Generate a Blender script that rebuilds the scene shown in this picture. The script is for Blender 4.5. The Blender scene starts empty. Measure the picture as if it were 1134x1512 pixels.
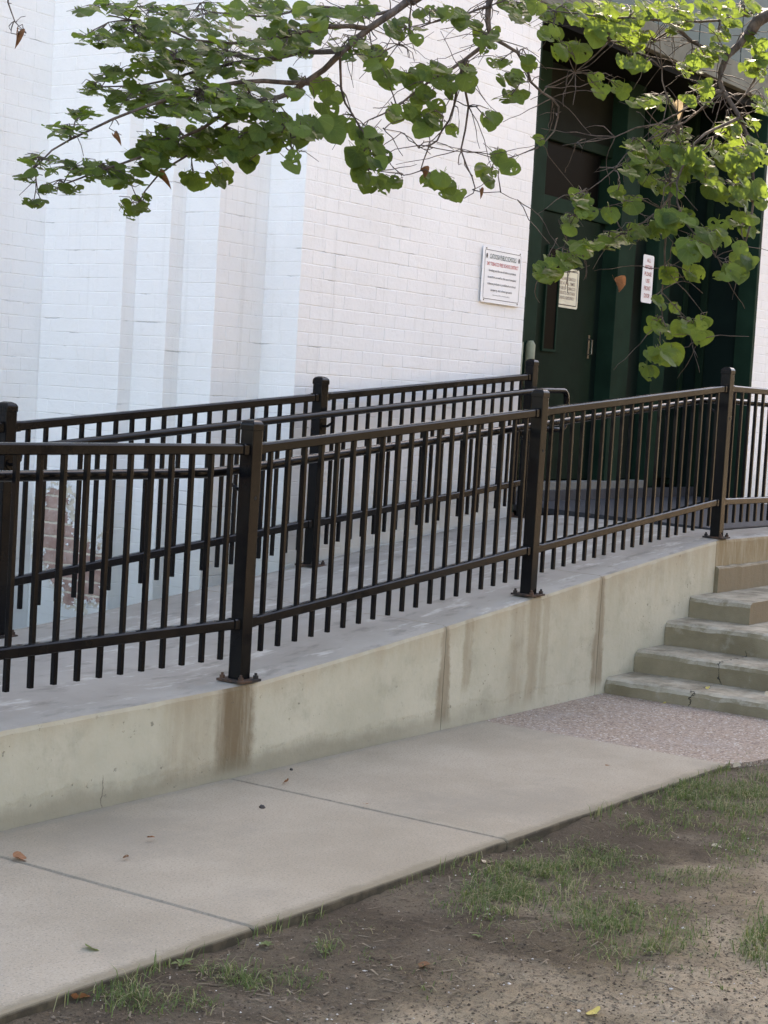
import bpy, bmesh, math, random
from mathutils import Vector, Matrix, noise as mnoise
random.seed(7)
rnd = random.random
uni = random.uniform
scene = bpy.context.scene
col = scene.collection

# ------------------------------------------------------------------ camera
CAM_F, YAW, PITCH, ROLL, CAM_H = 2607.0, 0.5968, 0.0663, 0.0588, 1.5641
FW = Vector((math.cos(YAW)*math.cos(PITCH), math.sin(YAW)*math.cos(PITCH), -math.sin(PITCH)))
_r = Vector((math.sin(YAW), -math.cos(YAW), 0)); _u = _r.cross(FW)
RT = _r*math.cos(ROLL) + _u*math.sin(ROLL)
UP = -_r*math.sin(ROLL) + _u*math.cos(ROLL)
EYE = Vector((0, 0, CAM_H))
cd = bpy.data.cameras.new('camera'); cam = bpy.data.objects.new('camera', cd); col.objects.link(cam)
cd.sensor_fit = 'HORIZONTAL'; cd.sensor_width = 36.0; cd.lens = 36.0*CAM_F/1134.0
cd.clip_start = 0.1; cd.clip_end = 500
M = Matrix((RT, UP, -FW)).transposed().to_4x4(); M.translation = EYE
cam.matrix_world = M
scene.camera = cam

# ------------------------------------------------------------------ sky, sun, exposure
SUN_EL = math.radians(32); SUN_AZ = math.atan2(0.86, 0.51)      # azimuth measured from +Y towards +X
world = bpy.data.worlds.new('World'); scene.world = world; world.use_nodes = True
wn = world.node_tree.nodes; wl = world.node_tree.links
bg = wn['Background']; sky = wn.new('ShaderNodeTexSky'); sky.sky_type = 'NISHITA'; sky.sun_disc = False
sky.sun_elevation = SUN_EL; sky.sun_rotation = SUN_AZ; sky.air_density = 1.0; sky.dust_density = 2.2; sky.ozone_density = 1.0
wl.new(sky.outputs[0], bg.inputs[0]); bg.inputs[1].default_value = 0.14
sd = bpy.data.lights.new('sun', 'SUN'); sd.energy = 4.0; sd.angle = math.radians(0.53); sd.color = (1.0, 0.93, 0.82)
so = bpy.data.objects.new('sun', sd); col.objects.link(so)
sdir = Vector((math.sin(SUN_AZ)*math.cos(SUN_EL), math.cos(SUN_AZ)*math.cos(SUN_EL), math.sin(SUN_EL)))
so.rotation_euler = sdir.to_track_quat('Z', 'Y').to_euler(); so.location = (8, 12, 20)
vs = scene.view_settings
vs.view_transform = 'Standard'; vs.look = 'None'; vs.exposure = 2.6; vs.gamma = 1.0; vs.use_curve_mapping = False
WB_TEMP = 7550
try:
    vs.use_white_balance = True; vs.white_balance_temperature = WB_TEMP; vs.white_balance_tint = 16
except Exception:
    pass
scene.cycles.adaptive_threshold = 0.02; scene.cycles.max_bounces = 5; scene.cycles.diffuse_bounces = 3; scene.cycles.glossy_bounces = 2; scene.cycles.transmission_bounces = 3; scene.cycles.transparent_max_bounces = 4

# ------------------------------------------------------------------ helpers
def at(px, py, d):
    """point seen at photo pixel (px,py) at depth d metres along the view axis"""
    return EYE + (FW + RT*((px-567)/CAM_F) - UP*((py-756)/CAM_F))*d
def at_z(px, py, z):
    v = FW + RT*((px-567)/CAM_F) - UP*((py-756)/CAM_F)
    return EYE + v*((z-CAM_H)/v.z)
def at_y(px, py, y):
    v = FW + RT*((px-567)/CAM_F) - UP*((py-756)/CAM_F)
    return EYE + v*(y/v.y)
def pix(p):
    q = Vector(p)-EYE; d = q.dot(FW)
    return 567+CAM_F*q.dot(RT)/d, 756-CAM_F*q.dot(UP)/d, d

def link(o, parent=None):
    col.objects.link(o)
    if parent is not None: o.parent = parent
    return o
def mesh_obj(name, verts, faces, mat, parent=None, smooth=False, me=None):
    if me is None:
        me = bpy.data.meshes.new(name); me.from_pydata([tuple(v) for v in verts], [], faces); me.update()
        for m in (mat if isinstance(mat, (list, tuple)) else [mat]): me.materials.append(m)
        if smooth: me.polygons.foreach_set('use_smooth', [True]*len(me.polygons))
    return link(bpy.data.objects.new(name, me), parent)
def tag(o, label=None, cat=None, group=None, kind=None):
    if label: o['label'] = label
    if cat: o['category'] = cat
    if group: o['group'] = group
    if kind: o['kind'] = kind
    return o
def empty(name, loc=(0, 0, 0)):
    o = bpy.data.objects.new(name, None); o.location = loc; o.empty_display_size = 0.1; col.objects.link(o); return o

class MB:
    def __init__(s): s.v = []; s.f = []; s.mi = []
    def add(s, vs_, fs, mi=0):
        b = len(s.v); s.v += [tuple(v) for v in vs_]
        for f in fs: s.f.append([i+b for i in f]); s.mi.append(mi)
    def box(s, x0, x1, y0, y1, z0, z1, mi=0):
        s.add([(x0,y0,z0),(x1,y0,z0),(x1,y1,z0),(x0,y1,z0),(x0,y0,z1),(x1,y0,z1),(x1,y1,z1),(x0,y1,z1)],
              [(0,3,2,1),(4,5,6,7),(0,1,5,4),(1,2,6,5),(2,3,7,6),(3,0,4,7)], mi)
    def tube(s, pts, rads, n=8, mi=0, cap=True):
        pts = [Vector(p) for p in pts]; rings = []
        ref = Vector((0.31, 0.2, 0.93))
        for i, p in enumerate(pts):
            t = (pts[min(i+1, len(pts)-1)]-pts[max(i-1, 0)])
            t = t.normalized() if t.length > 1e-9 else Vector((0,0,1))
            a = t.cross(ref)
            if a.length < 1e-3: a = t.cross(Vector((1,0,0)))
            a.normalize(); b = t.cross(a); ref = b.cross(t) if False else ref
            r = rads[i] if isinstance(rads, (list, tuple)) else rads
            rings.append([p+a*(r*math.cos(2*math.pi*k/n))+b*(r*math.sin(2*math.pi*k/n)) for k in range(n)])
        b0 = len(s.v)
        for R_ in rings: s.v += [tuple(v) for v in R_]
        for i in range(len(rings)-1):
            for k in range(n):
                k2 = (k+1) % n
                s.f.append([b0+i*n+k, b0+i*n+k2, b0+(i+1)*n+k2, b0+(i+1)*n+k]); s.mi.append(mi)
        if cap:
            s.f.append([b0+k for k in range(n)][::-1]); s.mi.append(mi)
            s.f.append([b0+(len(rings)-1)*n+k for k in range(n)]); s.mi.append(mi)
    def build(s, name, mat, parent=None, smooth=False, bevel=0, seg=2):
        o = mesh_obj(name, s.v, s.f, mat, parent, smooth)
        if len(s.mi) and any(s.mi): o.data.polygons.foreach_set('material_index', s.mi)
        if bevel:
            bm = bmesh.new(); bm.from_mesh(o.data)
            bmesh.ops.bevel(bm, geom=bm.edges[:], offset=bevel, segments=seg, affect='EDGES', profile=0.6)
            bm.to_mesh(o.data); bm.free()
        return o
def box(name, x0, x1, y0, y1, z0, z1, mat, parent=None, bevel=0, seg=2):
    m = MB(); m.box(x0, x1, y0, y1, z0, z1); return m.build(name, mat, parent, bevel=bevel, seg=seg)
def n3(x, y=0.0, z=0.0): return mnoise.noise(Vector((x, y, z)))

# ------------------------------------------------------------------ materials
class NT:
    def __init__(s, name):
        s.m = bpy.data.materials.new(name); s.m.use_nodes = True; s.t = s.m.node_tree
        s.p = s.t.nodes['Principled BSDF']; s.out = s.t.nodes['Material Output']
        g = s.t.nodes.new('ShaderNodeNewGeometry'); s.g = g; s.pos = g.outputs['Position']
        s.xyz = None
    def n(s, typ, **kw):
        nd = s.t.nodes.new(typ)
        for k, v in kw.items(): setattr(nd, k, v)
        return nd
    def set(s, sock, v):
        if isinstance(v, bpy.types.NodeSocket): s.t.links.new(v, sock)
        elif isinstance(v, (tuple, list)) and len(v) == 3 and sock.type == 'RGBA': sock.default_value = (*v, 1)
        else: sock.default_value = v
    def sep(s):
        if s.xyz is None:
            x = s.n('ShaderNodeSeparateXYZ'); s.set(x.inputs[0], s.pos); s.xyz = x.outputs
        return s.xyz
    def objco(s):
        return s.n('ShaderNodeTexCoord').outputs['Object']
    def noise(s, scale, detail=4, rough=0.55, vec=None, dist=0.0, stretch=None):
        nd = s.n('ShaderNodeTexNoise'); v = vec or s.pos
        if stretch:
            mp = s.n('ShaderNodeMapping'); s.set(mp.inputs[0], v); mp.inputs['Scale'].default_value = stretch; v = mp.outputs[0]
        s.set(nd.inputs['Vector'], v); nd.inputs['Scale'].default_value = scale
        nd.inputs['Detail'].default_value = detail; nd.inputs['Roughness'].default_value = rough; nd.inputs['Distortion'].default_value = dist
        return nd.outputs['Fac']
    def vor(s, scale, feature='F1', out='Distance', vec=None, rand=1.0):
        nd = s.n('ShaderNodeTexVoronoi', feature=feature); s.set(nd.inputs['Vector'], vec or s.pos)
        nd.inputs['Scale'].default_value = scale; nd.inputs['Randomness'].default_value = rand
        return nd.outputs[out]
    def math(s, op, a, b=0.0, c=0.0, clamp=False):
        nd = s.n('ShaderNodeMath', operation=op, use_clamp=clamp)
        for i, v in enumerate((a, b, c)): s.set(nd.inputs[i], v)
        return nd.outputs[0]
    def ramp(s, v, lo, hi, a=0.0, b=1.0, smooth=True):
        nd = s.n('ShaderNodeMapRange'); nd.interpolation_type = 'SMOOTHSTEP' if smooth else 'LINEAR'
        s.set(nd.inputs[0], v)
        for i, q in enumerate((lo, hi, a, b)): s.set(nd.inputs[i+1], q)
        return nd.outputs[0]
    def mix(s, f, a, b, mode='MIX'):
        nd = s.n('ShaderNodeMix', data_type='RGBA', blend_type=mode)
        s.set(nd.inputs[0], f); s.set(nd.inputs[6], a); s.set(nd.inputs[7], b)
        return nd.outputs[2]
    def bump(s, h, strength=0.3, dist=0.01):
        nd = s.n('ShaderNodeBump'); nd.inputs['Strength'].default_value = strength; nd.inputs['Distance'].default_value = dist
        s.set(nd.inputs['Height'], h); s.t.links.new(nd.outputs[0], s.p.inputs['Normal'])
        return nd
    def fin(s, color=None, rough=None, metallic=None, spec=None):
        if color is not None: s.set(s.p.inputs['Base Color'], color)
        if rough is not None: s.set(s.p.inputs['Roughness'], rough)
        if metallic is not None: s.set(s.p.inputs['Metallic'], metallic)
        if spec is not None: s.set(s.p.inputs['Specular IOR Level'], spec)
        return s.m
    def near(s, v, c, w, soft):
        """1 within w of c, fading over soft"""
        d = s.math('ABSOLUTE', s.math('SUBTRACT', v, c))
        return s.ramp(d, w, w+soft, 1.0, 0.0)

def simple(name, color, rough=0.6, var=0.15, scale=12, bump=0.0, bscale=60, metallic=0.0, spec=0.5):
    t = NT(name); a = tuple(c*(1-var) for c in color); b = tuple(min(1, c*(1+var)) for c in color)
    c = t.mix(t.ramp(t.noise(scale, 5), 0.3, 0.7), a, b)
    if bump: t.bump(t.noise(bscale, 4), bump, 0.004)
    return t.fin(c, rough, metallic, spec)

PY1, PZ1, PY2, PZ2 = 7.12, .70, 6.90, .50
# painted brick (with a patch where the paint has come off)
t = NT('painted_brick'); X, Y, Z = t.sep()
c = t.mix(t.ramp(t.noise(1.3, 5), .3, .7), (.80, .78, .755), (.86, .845, .825))
c = t.mix(t.math('MULTIPLY', t.ramp(t.noise(9, 6, .7), .58, .8), .35), c, (.66, .63, .58))
c = t.mix(t.math('MULTIPLY', t.ramp(t.noise(45, 4, .6), .70, .80), .55), c, (.45, .42, .37))
drip = t.noise(1.0, 5, .65, stretch=(15, 15, .55))
c = t.mix(t.math('MULTIPLY', t.ramp(drip, .56, .72), .30), c, (.62, .60, .56))
jz = t.math('ABSOLUTE', t.math('SUBTRACT', t.math('FRACT', t.math('ADD', t.math('DIVIDE', t.math('SUBTRACT', Z, .36), .0762), t.math('ADD', .5, t.math('MULTIPLY', t.math('SUBTRACT', t.noise(13, 4), .5), .22)))), .5))
jm = t.math('MULTIPLY', t.ramp(jz, .018, .05, 1.0, 0.0), t.ramp(t.noise(2.6, 5, .65, stretch=(1, 1, 4)), .56, .66))
c = t.mix(t.math('MULTIPLY', jm, .55), c, (.36, .34, .32))
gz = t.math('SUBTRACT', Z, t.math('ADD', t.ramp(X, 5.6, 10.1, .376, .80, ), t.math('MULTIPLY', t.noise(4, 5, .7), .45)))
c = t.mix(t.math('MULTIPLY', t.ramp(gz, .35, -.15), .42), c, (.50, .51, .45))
h = t.math('ADD', t.noise(38, 5, .6), t.math('MULTIPLY', t.noise(170, 3), .35))
h = t.math('SUBTRACT', h, t.math('MULTIPLY', jm, .8))
t.bump(h, .55, .006)
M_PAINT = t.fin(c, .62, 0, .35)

t = NT('bare_brick'); X, Y, Z = t.sep()
bc = t.mix(t.ramp(t.noise(9, 5, .6), .35, .65), (.33, .20, .165), (.48, .335, .28))
bc = t.mix(t.ramp(t.noise(34, 5, .7), .55, .70), bc, (.52, .46, .40))
mz = t.math('ABSOLUTE', t.math('SUBTRACT', t.math('FRACT', t.math('DIVIDE', t.math('SUBTRACT', Z, .20), .0762)), .5))
bc = t.mix(t.ramp(mz, .40, .46), bc, (.36, .31, .255))
t.bump(t.noise(70, 6, .7), .8, .006); M_BARE = t.fin(bc, .9, 0, .2)
M_PRIMER = simple('old_primer', (.62, .56, .45), .8, .12, 20, .3, 80)
M_FLAKE = simple('paint_flake', (.80, .79, .76), .7, .08, 30)
# ramp: cast retaining wall with rust-brown run-off stains
def ramp_wall_mat():
    t = NT('ramp_wall_concrete'); X, Y, Z = t.sep()
    top = t.n('ShaderNodeMapRange'); # approx. deck height at X
    t.set(top.inputs[0], X); 
    for i, q in enumerate((5.6, 10.1, .376, .797)): top.inputs[i+1].default_value = q
    top.clamp = True
    frac = t.math('DIVIDE', Z, top.outputs[0])
    c = t.mix(t.ramp(t.noise(2.2, 6, .6), .3, .7), (.435, .405, .305), (.525, .485, .375))
    c = t.mix(t.math('MULTIPLY', t.ramp(t.noise(5, 6, .65), .5, .75), .7), c, (.335, .312, .235))
    c = t.mix(t.math('MULTIPLY', t.ramp(t.noise(26, 5, .7), .6, .75), .5), c, (.30, .29, .24))
    # tan wash below the top edge
    wash = t.math('MULTIPLY', t.ramp(t.math('ADD', frac, t.math('MULTIPLY', t.noise(3, 4, stretch=(3, 1, .6)), .6)), .98, 1.40), .62)
    c = t.mix(wash, c, (.36, .285, .185))
    wob = t.math('MULTIPLY', t.math('SUBTRACT', t.noise(6, 6, .7), .5), .11)
    xs = t.math('ADD', X, wob)
    streak = t.noise(1.0, 5, .7, stretch=(26, 1, 2.2))
    def stain(c, x0, w, soft, amt, colr, grow=0.0, lo=0.0, hi=1.2):
        wz = t.math('MULTIPLY', t.math('SUBTRACT', 1.0, frac), grow)
        d = t.math('SUBTRACT', t.math('ABSOLUTE', t.math('SUBTRACT', xs, x0)), wz)
        m = t.ramp(d, w, w+soft, 1.0, 0.0)
        m = t.math('MULTIPLY', m, t.ramp(streak, .2, .62, .45, 1.0))
        m = t.math('MULTIPLY', m, t.math('MULTIPLY', t.ramp(frac, lo, lo+.15), t.ramp(frac, hi, hi+.1, 1.0, 0.0)))
        return t.mix(t.math('MULTIPLY', m, amt), c, colr)
    brown = (.235, .175, .10)
    c = stain(c, 5.47, .080, .06, .95, (.165, .118, .066))
    c = stain(c, 5.20, .10, .10, .40, (.27, .21, .13))
    c = stain(c, 7.02, .010, .035, .72, (.20, .145, .085), grow=.045)
    c = stain(c, 8.585, .012, .035, .72, (.20, .145, .085), grow=.040)
    c = stain(c, 7.22, .02, .03, .5, brown, lo=.25)
    c = stain(c, 7.70, .04, .07, .35, brown); c = stain(c, 7.86, .03, .05, .5, brown); c = stain(c, 7.98, .02, .03, .3, brown)
    # landing face beyond the corner: all stained
    c = t.mix(t.math('MULTIPLY', t.ramp(X, 10.07, 10.085), t.ramp(t.noise(3.0, 5, .7, stretch=(8, 1, 1.5)), .2, .7, .45, 1.0)), c, (.25, .185, .10))
    # damp, crumbling foot
    foot = t.math('SUBTRACT', t.math('ADD', .055, t.math('MULTIPLY', t.noise(3.4, 9, .72, stretch=(1, 1, .9)), .16)), Z)
    lf = t.ramp(X, 8.4, 6.2)
    c = t.mix(t.math('MULTIPLY', t.math('MULTIPLY', t.ramp(foot, .015, .10), lf), .62), c, (.20, .175, .12))
    pit = t.math('MULTIPLY', t.ramp(t.noise(34, 3, .6), .66, .71), t.math('MAXIMUM', t.ramp(t.noise(3.1, 3), .52, .64), t.near(foot, .045, .006, .02)))
    c = t.mix(t.math('MULTIPLY', pit, .55), c, (.10, .095, .075))
    crack = t.math('MULTIPLY', t.math('MULTIPLY', t.near(t.math('ADD', X, t.math('MULTIPLY', t.math('SUBTRACT', t.noise(18, 4), .5), .05)), 4.72, .001, .003), t.ramp(Z, .10, .13, 1.0, 0.0)), .6)
    c = t.mix(crack, c, (.06, .05, .04))
    h = t.math('ADD', t.math('MULTIPLY', t.noise(24, 6, .65), .8), t.math('MULTIPLY', t.ramp(foot, .03, .055), -.35))
    h = t.math('SUBTRACT', h, t.math('MULTIPLY', pit, .7))
    t.bump(h, .5, .008)
    return t.fin(c, .88, 0, .25)
M_RAMPWALL = ramp_wall_mat()

t = NT('deck_concrete'); X, Y, Z = t.sep()
c = t.mix(t.ramp(t.noise(1.7, 6, .6), .3, .7), (.270, .243, .203), (.345, .312, .264))
c = t.mix(t.math('MULTIPLY', t.ramp(t.noise(3.2, 6, .7, stretch=(.8, 2.6, 1)), .54, .66), .8), c, (.49, .45, .39))
c = t.mix(t.math('MULTIPLY', t.ramp(t.noise(6, 6, .65, stretch=(.7, 1.6, 1)), .52, .68), .65), c, (.17, .152, .125))
t.bump(t.math('ADD', t.noise(60, 5, .7), t.math('MULTIPLY', t.noise(200, 2), .5)), .25, .004)
M_DECK = t.fin(c, .85, 0, .3)

t = NT('sidewalk_concrete'); X, Y, Z = t.sep()
c = t.mix(t.ramp(t.noise(1.1, 6, .6), .3, .7), (.280, .232, .165), (.375, .315, .232))
c = t.mix(t.math('MULTIPLY', t.ramp(t.noise(2.7, 5, .6), .5, .7), .4), c, (.365, .302, .222))
c = t.mix(t.math('MULTIPLY', t.ramp(t.noise(120, 3, .6), .50, .68), .65), c, (.19, .158, .118))
c = t.mix(t.math('MULTIPLY', t.ramp(t.noise(190, 2, .5), .62, .72), .6), c, (.50, .44, .375))
c = t.mix(t.math('MULTIPLY', t.ramp(t.noise(.8, 7, .7), .50, .64), .42), c, (.215, .187, .143))
for xj in (2.5375, 3.995, 5.452):
    wj = t.math('ADD', X, t.math('MULTIPLY', t.math('SUBTRACT', t.noise(16, 5, .7), .5), .06))
    c = t.mix(t.math('MULTIPLY', t.near(wj, xj, .002, .022), .4), c, (.15, .125, .09))
# dirt along the foot of the wall and the grass edge, moss on the vertical edge
ew = t.math('ADD', Y, t.math('MULTIPLY', t.math('SUBTRACT', t.noise(7, 5, .7), .5), .09))
c = t.mix(t.math('MULTIPLY', t.ramp(ew, 3.145, 3.10), .8), c, (.19, .155, .10))
c = t.mix(t.math('MULTIPLY', t.ramp(ew, 4.30, 4.375), .55), c, (.22, .20, .155))
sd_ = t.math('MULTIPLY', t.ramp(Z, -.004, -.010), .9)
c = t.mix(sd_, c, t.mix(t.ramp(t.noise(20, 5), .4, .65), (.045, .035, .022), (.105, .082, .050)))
t.bump(t.math('ADD', t.noise(150, 4, .7), t.math('MULTIPLY', t.noise(12, 4), .6)), .35, .004)
M_WALK = t.fin(c, .87, 0, .3)

t = NT('step_concrete'); X, Y, Z = t.sep()
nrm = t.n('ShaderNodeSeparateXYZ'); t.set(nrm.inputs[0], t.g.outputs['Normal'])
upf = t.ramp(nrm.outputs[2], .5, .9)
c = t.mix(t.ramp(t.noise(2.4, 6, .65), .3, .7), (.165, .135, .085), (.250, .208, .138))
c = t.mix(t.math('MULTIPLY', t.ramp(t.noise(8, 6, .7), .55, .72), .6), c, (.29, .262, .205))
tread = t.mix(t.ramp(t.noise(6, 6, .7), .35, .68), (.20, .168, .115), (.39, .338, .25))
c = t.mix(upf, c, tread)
edge = t.math('MULTIPLY', t.math('MULTIPLY', t.ramp(nrm.outputs[2], .2, .5), t.ramp(nrm.outputs[2], .85, .98, 1.0, 0.0)), t.ramp(t.noise(9, 5, .7), .4, .6))
c = t.mix(t.math('MULTIPLY', edge, .5), c, (.44, .40, .325))
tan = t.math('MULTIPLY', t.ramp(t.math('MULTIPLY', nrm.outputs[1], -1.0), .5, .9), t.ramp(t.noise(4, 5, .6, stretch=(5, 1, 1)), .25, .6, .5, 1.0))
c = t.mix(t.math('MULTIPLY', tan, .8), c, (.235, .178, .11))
ck = t.math('ADD', Y, t.math('MULTIPLY', t.math('SUBTRACT', t.noise(14, 4, .6), .5), .12))
crack = t.math('MULTIPLY', t.near(ck, 3.86, .0012, .003), t.ramp(Z, .22, .24, 1.0, 0.0))
c = t.mix(crack, c, (.03, .027, .022))
h = t.math('SUBTRACT', t.math('ADD', t.noise(30, 6, .7), t.math('MULTIPLY', t.noise(140, 3), .4)), t.math('MULTIPLY', crack, 2.0))
t.bump(h, .55, .008)
M_STEP = t.fin(c, .9, 0, .25)

t = NT('pebble_pavement')
cell = t.vor(95, 'F1', 'Color'); sp = t.n('ShaderNodeSeparateColor'); t.set(sp.inputs[0], cell)
c = t.mix(sp.outputs[0], (.26, .18, .125), (.45, .335, .245))
c = t.mix(t.ramp(sp.outputs[1], .8, .9), c, (.56, .49, .41)); c = t.mix(t.ramp(sp.outputs[2], .85, .92), c, (.19, .125, .09))
ed = t.vor(95, 'DISTANCE_TO_EDGE')
c = t.mix(t.ramp(ed, .0, .12, .85, 0.0), c, (.24, .205, .175))
c = t.mix(t.math('MULTIPLY', t.ramp(t.noise(3, 5, .6), .45, .7), .35), c, (.33, .285, .25))
t.bump(t.ramp(ed, 0, .25), .7, .006)
M_PEBBLE = t.fin(c, .75, 0, .35)

t = NT('bare_soil'); X, Y, Z = t.sep()
c = t.mix(t.ramp(t.noise(1.2, 6, .6), .35, .65), (.135, .100, .058), (.315, .245, .155))
c = t.mix(t.math('MULTIPLY', t.ramp(t.noise(1.9, 4, .5, vec=None), .48, .62), .8), c, (.395, .315, .21))
c = t.mix(t.math('MULTIPLY', t.ramp(t.noise(55, 6, .75), .48, .68), .8), c, (.045, .033, .024))
c = t.mix(t.math('MULTIPLY', t.ramp(t.noise(95, 4, .7), .60, .70), .5), c, (.32, .265, .19))
dn = t.math('ADD', Y, t.math('MULTIPLY', t.math('SUBTRACT', t.noise(1.6, 6, .65), .5), 1.5))
c = t.mix(t.math('MULTIPLY', t.ramp(dn, 2.15, 2.75), .70), c, (.062, .044, .029))
c = t.mix(t.math('MULTIPLY', t.ramp(t.noise(4.5, 7, .7), .54, .66), .5), c, (.05, .036, .024))
far = t.ramp(Y, -1.5, -6.0)
c = t.mix(far, c, t.mix(t.ramp(t.noise(.6, 5), .35, .65), (.22, .17, .105), (.32, .25, .16)))
t.bump(t.math('ADD', t.noise(40, 6, .75), t.math('MULTIPLY', t.noise(130, 4, .7), .6)), 1.0, .016)
M_SOIL = t.fin(c, .95, 0, .2)

t = NT('soil_crumb'); ri = t.g.outputs['Random Per Island']
c = t.mix(ri, (.045, .031, .020), (.22, .165, .115)); c = t.mix(t.ramp(ri, .975, .98), c, (.5, .46, .40))
M_CRUMB = t.fin(c, .95, 0, .2)
t = NT('loose_pebble'); ri = t.g.outputs['Random Per Island']
c = t.mix(ri, (.23, .155, .108), (.46, .355, .27)); M_LOOSE = t.fin(c, .75, 0, .35)

t = NT('grass_blade'); ri = t.g.outputs['Random Per Island']
c = t.mix(ri, (.055, .092, .026), (.165, .195, .062)); c = t.mix(t.ramp(ri, .74, .80), c, (.31, .26, .14))
tr = t.n('ShaderNodeBsdfTranslucent'); t.set(tr.inputs[0], t.mix(.5, c, (.2, .3, .05))); mx = t.n('ShaderNodeMixShader'); mx.inputs[0].default_value = .3
t.t.links.new(t.p.outputs[0], mx.inputs[1]); t.t.links.new(tr.outputs[0], mx.inputs[2]); t.t.links.new(mx.outputs[0], t.out.inputs[0])
M_GRASS = t.fin(c, .6, 0, .3)

t = NT('black_metal_paint')
c = t.mix(t.ramp(t.noise(5, 5, .6), .35, .7), (.004, .004, .005), (.008, .0075, .007))
c = t.mix(t.math('MULTIPLY', t.ramp(t.noise(30, 6, .75), .62, .74), .4), c, (.045, .034, .026))
t.bump(t.noise(90, 3), .06, .002)
M_BLACK = t.fin(c, t.ramp(t.noise(14, 4, .6), .3, .7, .10, .24), 0, .15)
t = NT('rusted_plate')
c = t.mix(t.ramp(t.noise(16, 6, .7), .42, .60), (.014, .012, .011), (.075, .038, .022))
t.bump(t.noise(60, 4), .3, .003); M_RUST = t.fin(c, .7, 0, .35)
M_HOLE = simple('bolt_hole_dark', (.004, .004, .004), .8)

M_GREEN = simple('door_green_paint', (.0068, .0155, .0092), .6, .2, 4, .08, 40, 0, .04)
M_GREEN2 = simple('frame_green_paint', (.0105, .0265, .0165), .6, .2, 4, .08, 40, 0, .04)
M_DKGREEN = simple('dark_green_paint', (.0035, .0095, .0075), .55, .2, 4, 0, 60, 0, .1)
M_BROWNPANEL = simple('transom_panel_paint', (.006, .0075, .005), .7, .2, 6, 0, 60, 0, .1)
M_TEAL = simple('teal_fascia_paint', (.016, .050, .046), .55, .15, 3, .1, 20)
M_LINTEL = simple('lintel_concrete', (.14, .14, .11), .85, .2, 5, .25, 50)
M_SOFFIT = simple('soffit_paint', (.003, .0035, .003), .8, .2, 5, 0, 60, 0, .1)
t = NT('dark_glass'); M_GLASS = t.fin((.003, .003, .003), .3, 0, .02)
M_MAT = simple('rubber_mat', (.026, .027, .031), .75, .2, 12, .35, 120)
M_SILL = simple('sill_concrete', (.15, .145, .125), .85, .2, 6, .2, 60)
M_SIGNW = simple('sign_white', (.82, .82, .82), .4, .03, 5)
M_SIGNC = simple('sign_cream', (.70, .66, .50), .45, .06, 12)
M_INKG = simple('ink_dark_green', (.03, .07, .06), .5)
M_INKR = simple('ink_red', (.55, .05, .06), .5)
M_INKK = simple('ink_black', (.03, .03, .04), .5)
M_INKB = simple('ink_faded', (.25, .17, .14), .5)
M_INKR2 = simple('ink_faded_red', (.40, .10, .09), .5)
M_STEEL = simple('steel', (.16, .155, .14), .35, .1, 20, metallic=.9)
M_PALE = simple('pale_conduit', (.24, .25, .16), .6)

def leaf_mat(name, a, b, tra, fac=.42, rough=.42):
    t = NT(name); ri = t.g.outputs['Random Per Island']; ob = t.n('ShaderNodeObjectInfo').outputs['Random']
    r = t.math('FRACT', t.math('ADD', ri, ob))
    c = t.mix(r, a, b)
    at_ = t.n('ShaderNodeAttribute', attribute_name='blade'); sx = t.n('ShaderNodeSeparateXYZ'); t.set(sx.inputs[0], at_.outputs['Vector'])
    ang = t.math('ARCTAN2', sx.outputs[0], t.math('ADD', sx.outputs[1], .02))
    fr = t.math('ABSOLUTE', t.math('SUBTRACT', t.math('FRACT', t.math('ADD', t.math('DIVIDE', ang, .46), .5)), .5))
    rad = t.math('SQRT', t.math('ADD', t.math('MULTIPLY', sx.outputs[0], sx.outputs[0]), t.math('MULTIPLY', sx.outputs[1], sx.outputs[1])))
    vein = t.ramp(t.math('MULTIPLY', fr, rad), .004, .020, 1.0, 0.0)
    c = t.mix(t.math('MULTIPLY', vein, .45), c, tuple(min(1, q*2.4) for q in b))
    c = t.mix(t.math('MULTIPLY', t.ramp(t.noise(60, 4, .7), .58, .72), .45), c, (.10, .085, .03))
    tr = t.n('ShaderNodeBsdfTranslucent'); t.set(tr.inputs[0], t.mix(.35, tra, c)); mx = t.n('ShaderNodeMixShader'); mx.inputs[0].default_value = fac
    t.t.links.new(t.p.outputs[0], mx.inputs[1]); t.t.links.new(tr.outputs[0], mx.inputs[2]); t.t.links.new(mx.outputs[0], t.out.inputs[0])
    return t.fin(c, rough, 0, .25)
M_LEAF = leaf_mat('redbud_leaf', (.016, .038, .009), (.080, .122, .022), (.30, .42, .05), .42, .55)
M_DRYLEAF = leaf_mat('dry_leaf', (.16, .075, .035), (.25, .13, .06), (.3, .14, .05), .2, .7)
M_ORANGE = leaf_mat('orange_leaf', (.22, .095, .045), (.30, .14, .065), (.36, .15, .06), .25, .6)
M_YELLOW = leaf_mat('yellow_leaf', (.55, .42, .10), (.62, .5, .16), (.6, .5, .1), .3, .6)
M_TANLEAF = leaf_mat('tan_leaf', (.42, .33, .22), (.52, .43, .31), (.5, .4, .25), .25, .7)
t = NT('bark'); c = t.mix(t.ramp(t.noise(22, 6, .7, stretch=(1, 1, .35)), .35, .65), (.045, .035, .030), (.125, .098, .082))
t.bump(t.noise(60, 5, .7), .6, .006); M_BARK = t.fin(c, .85, 0, .25)

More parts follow.
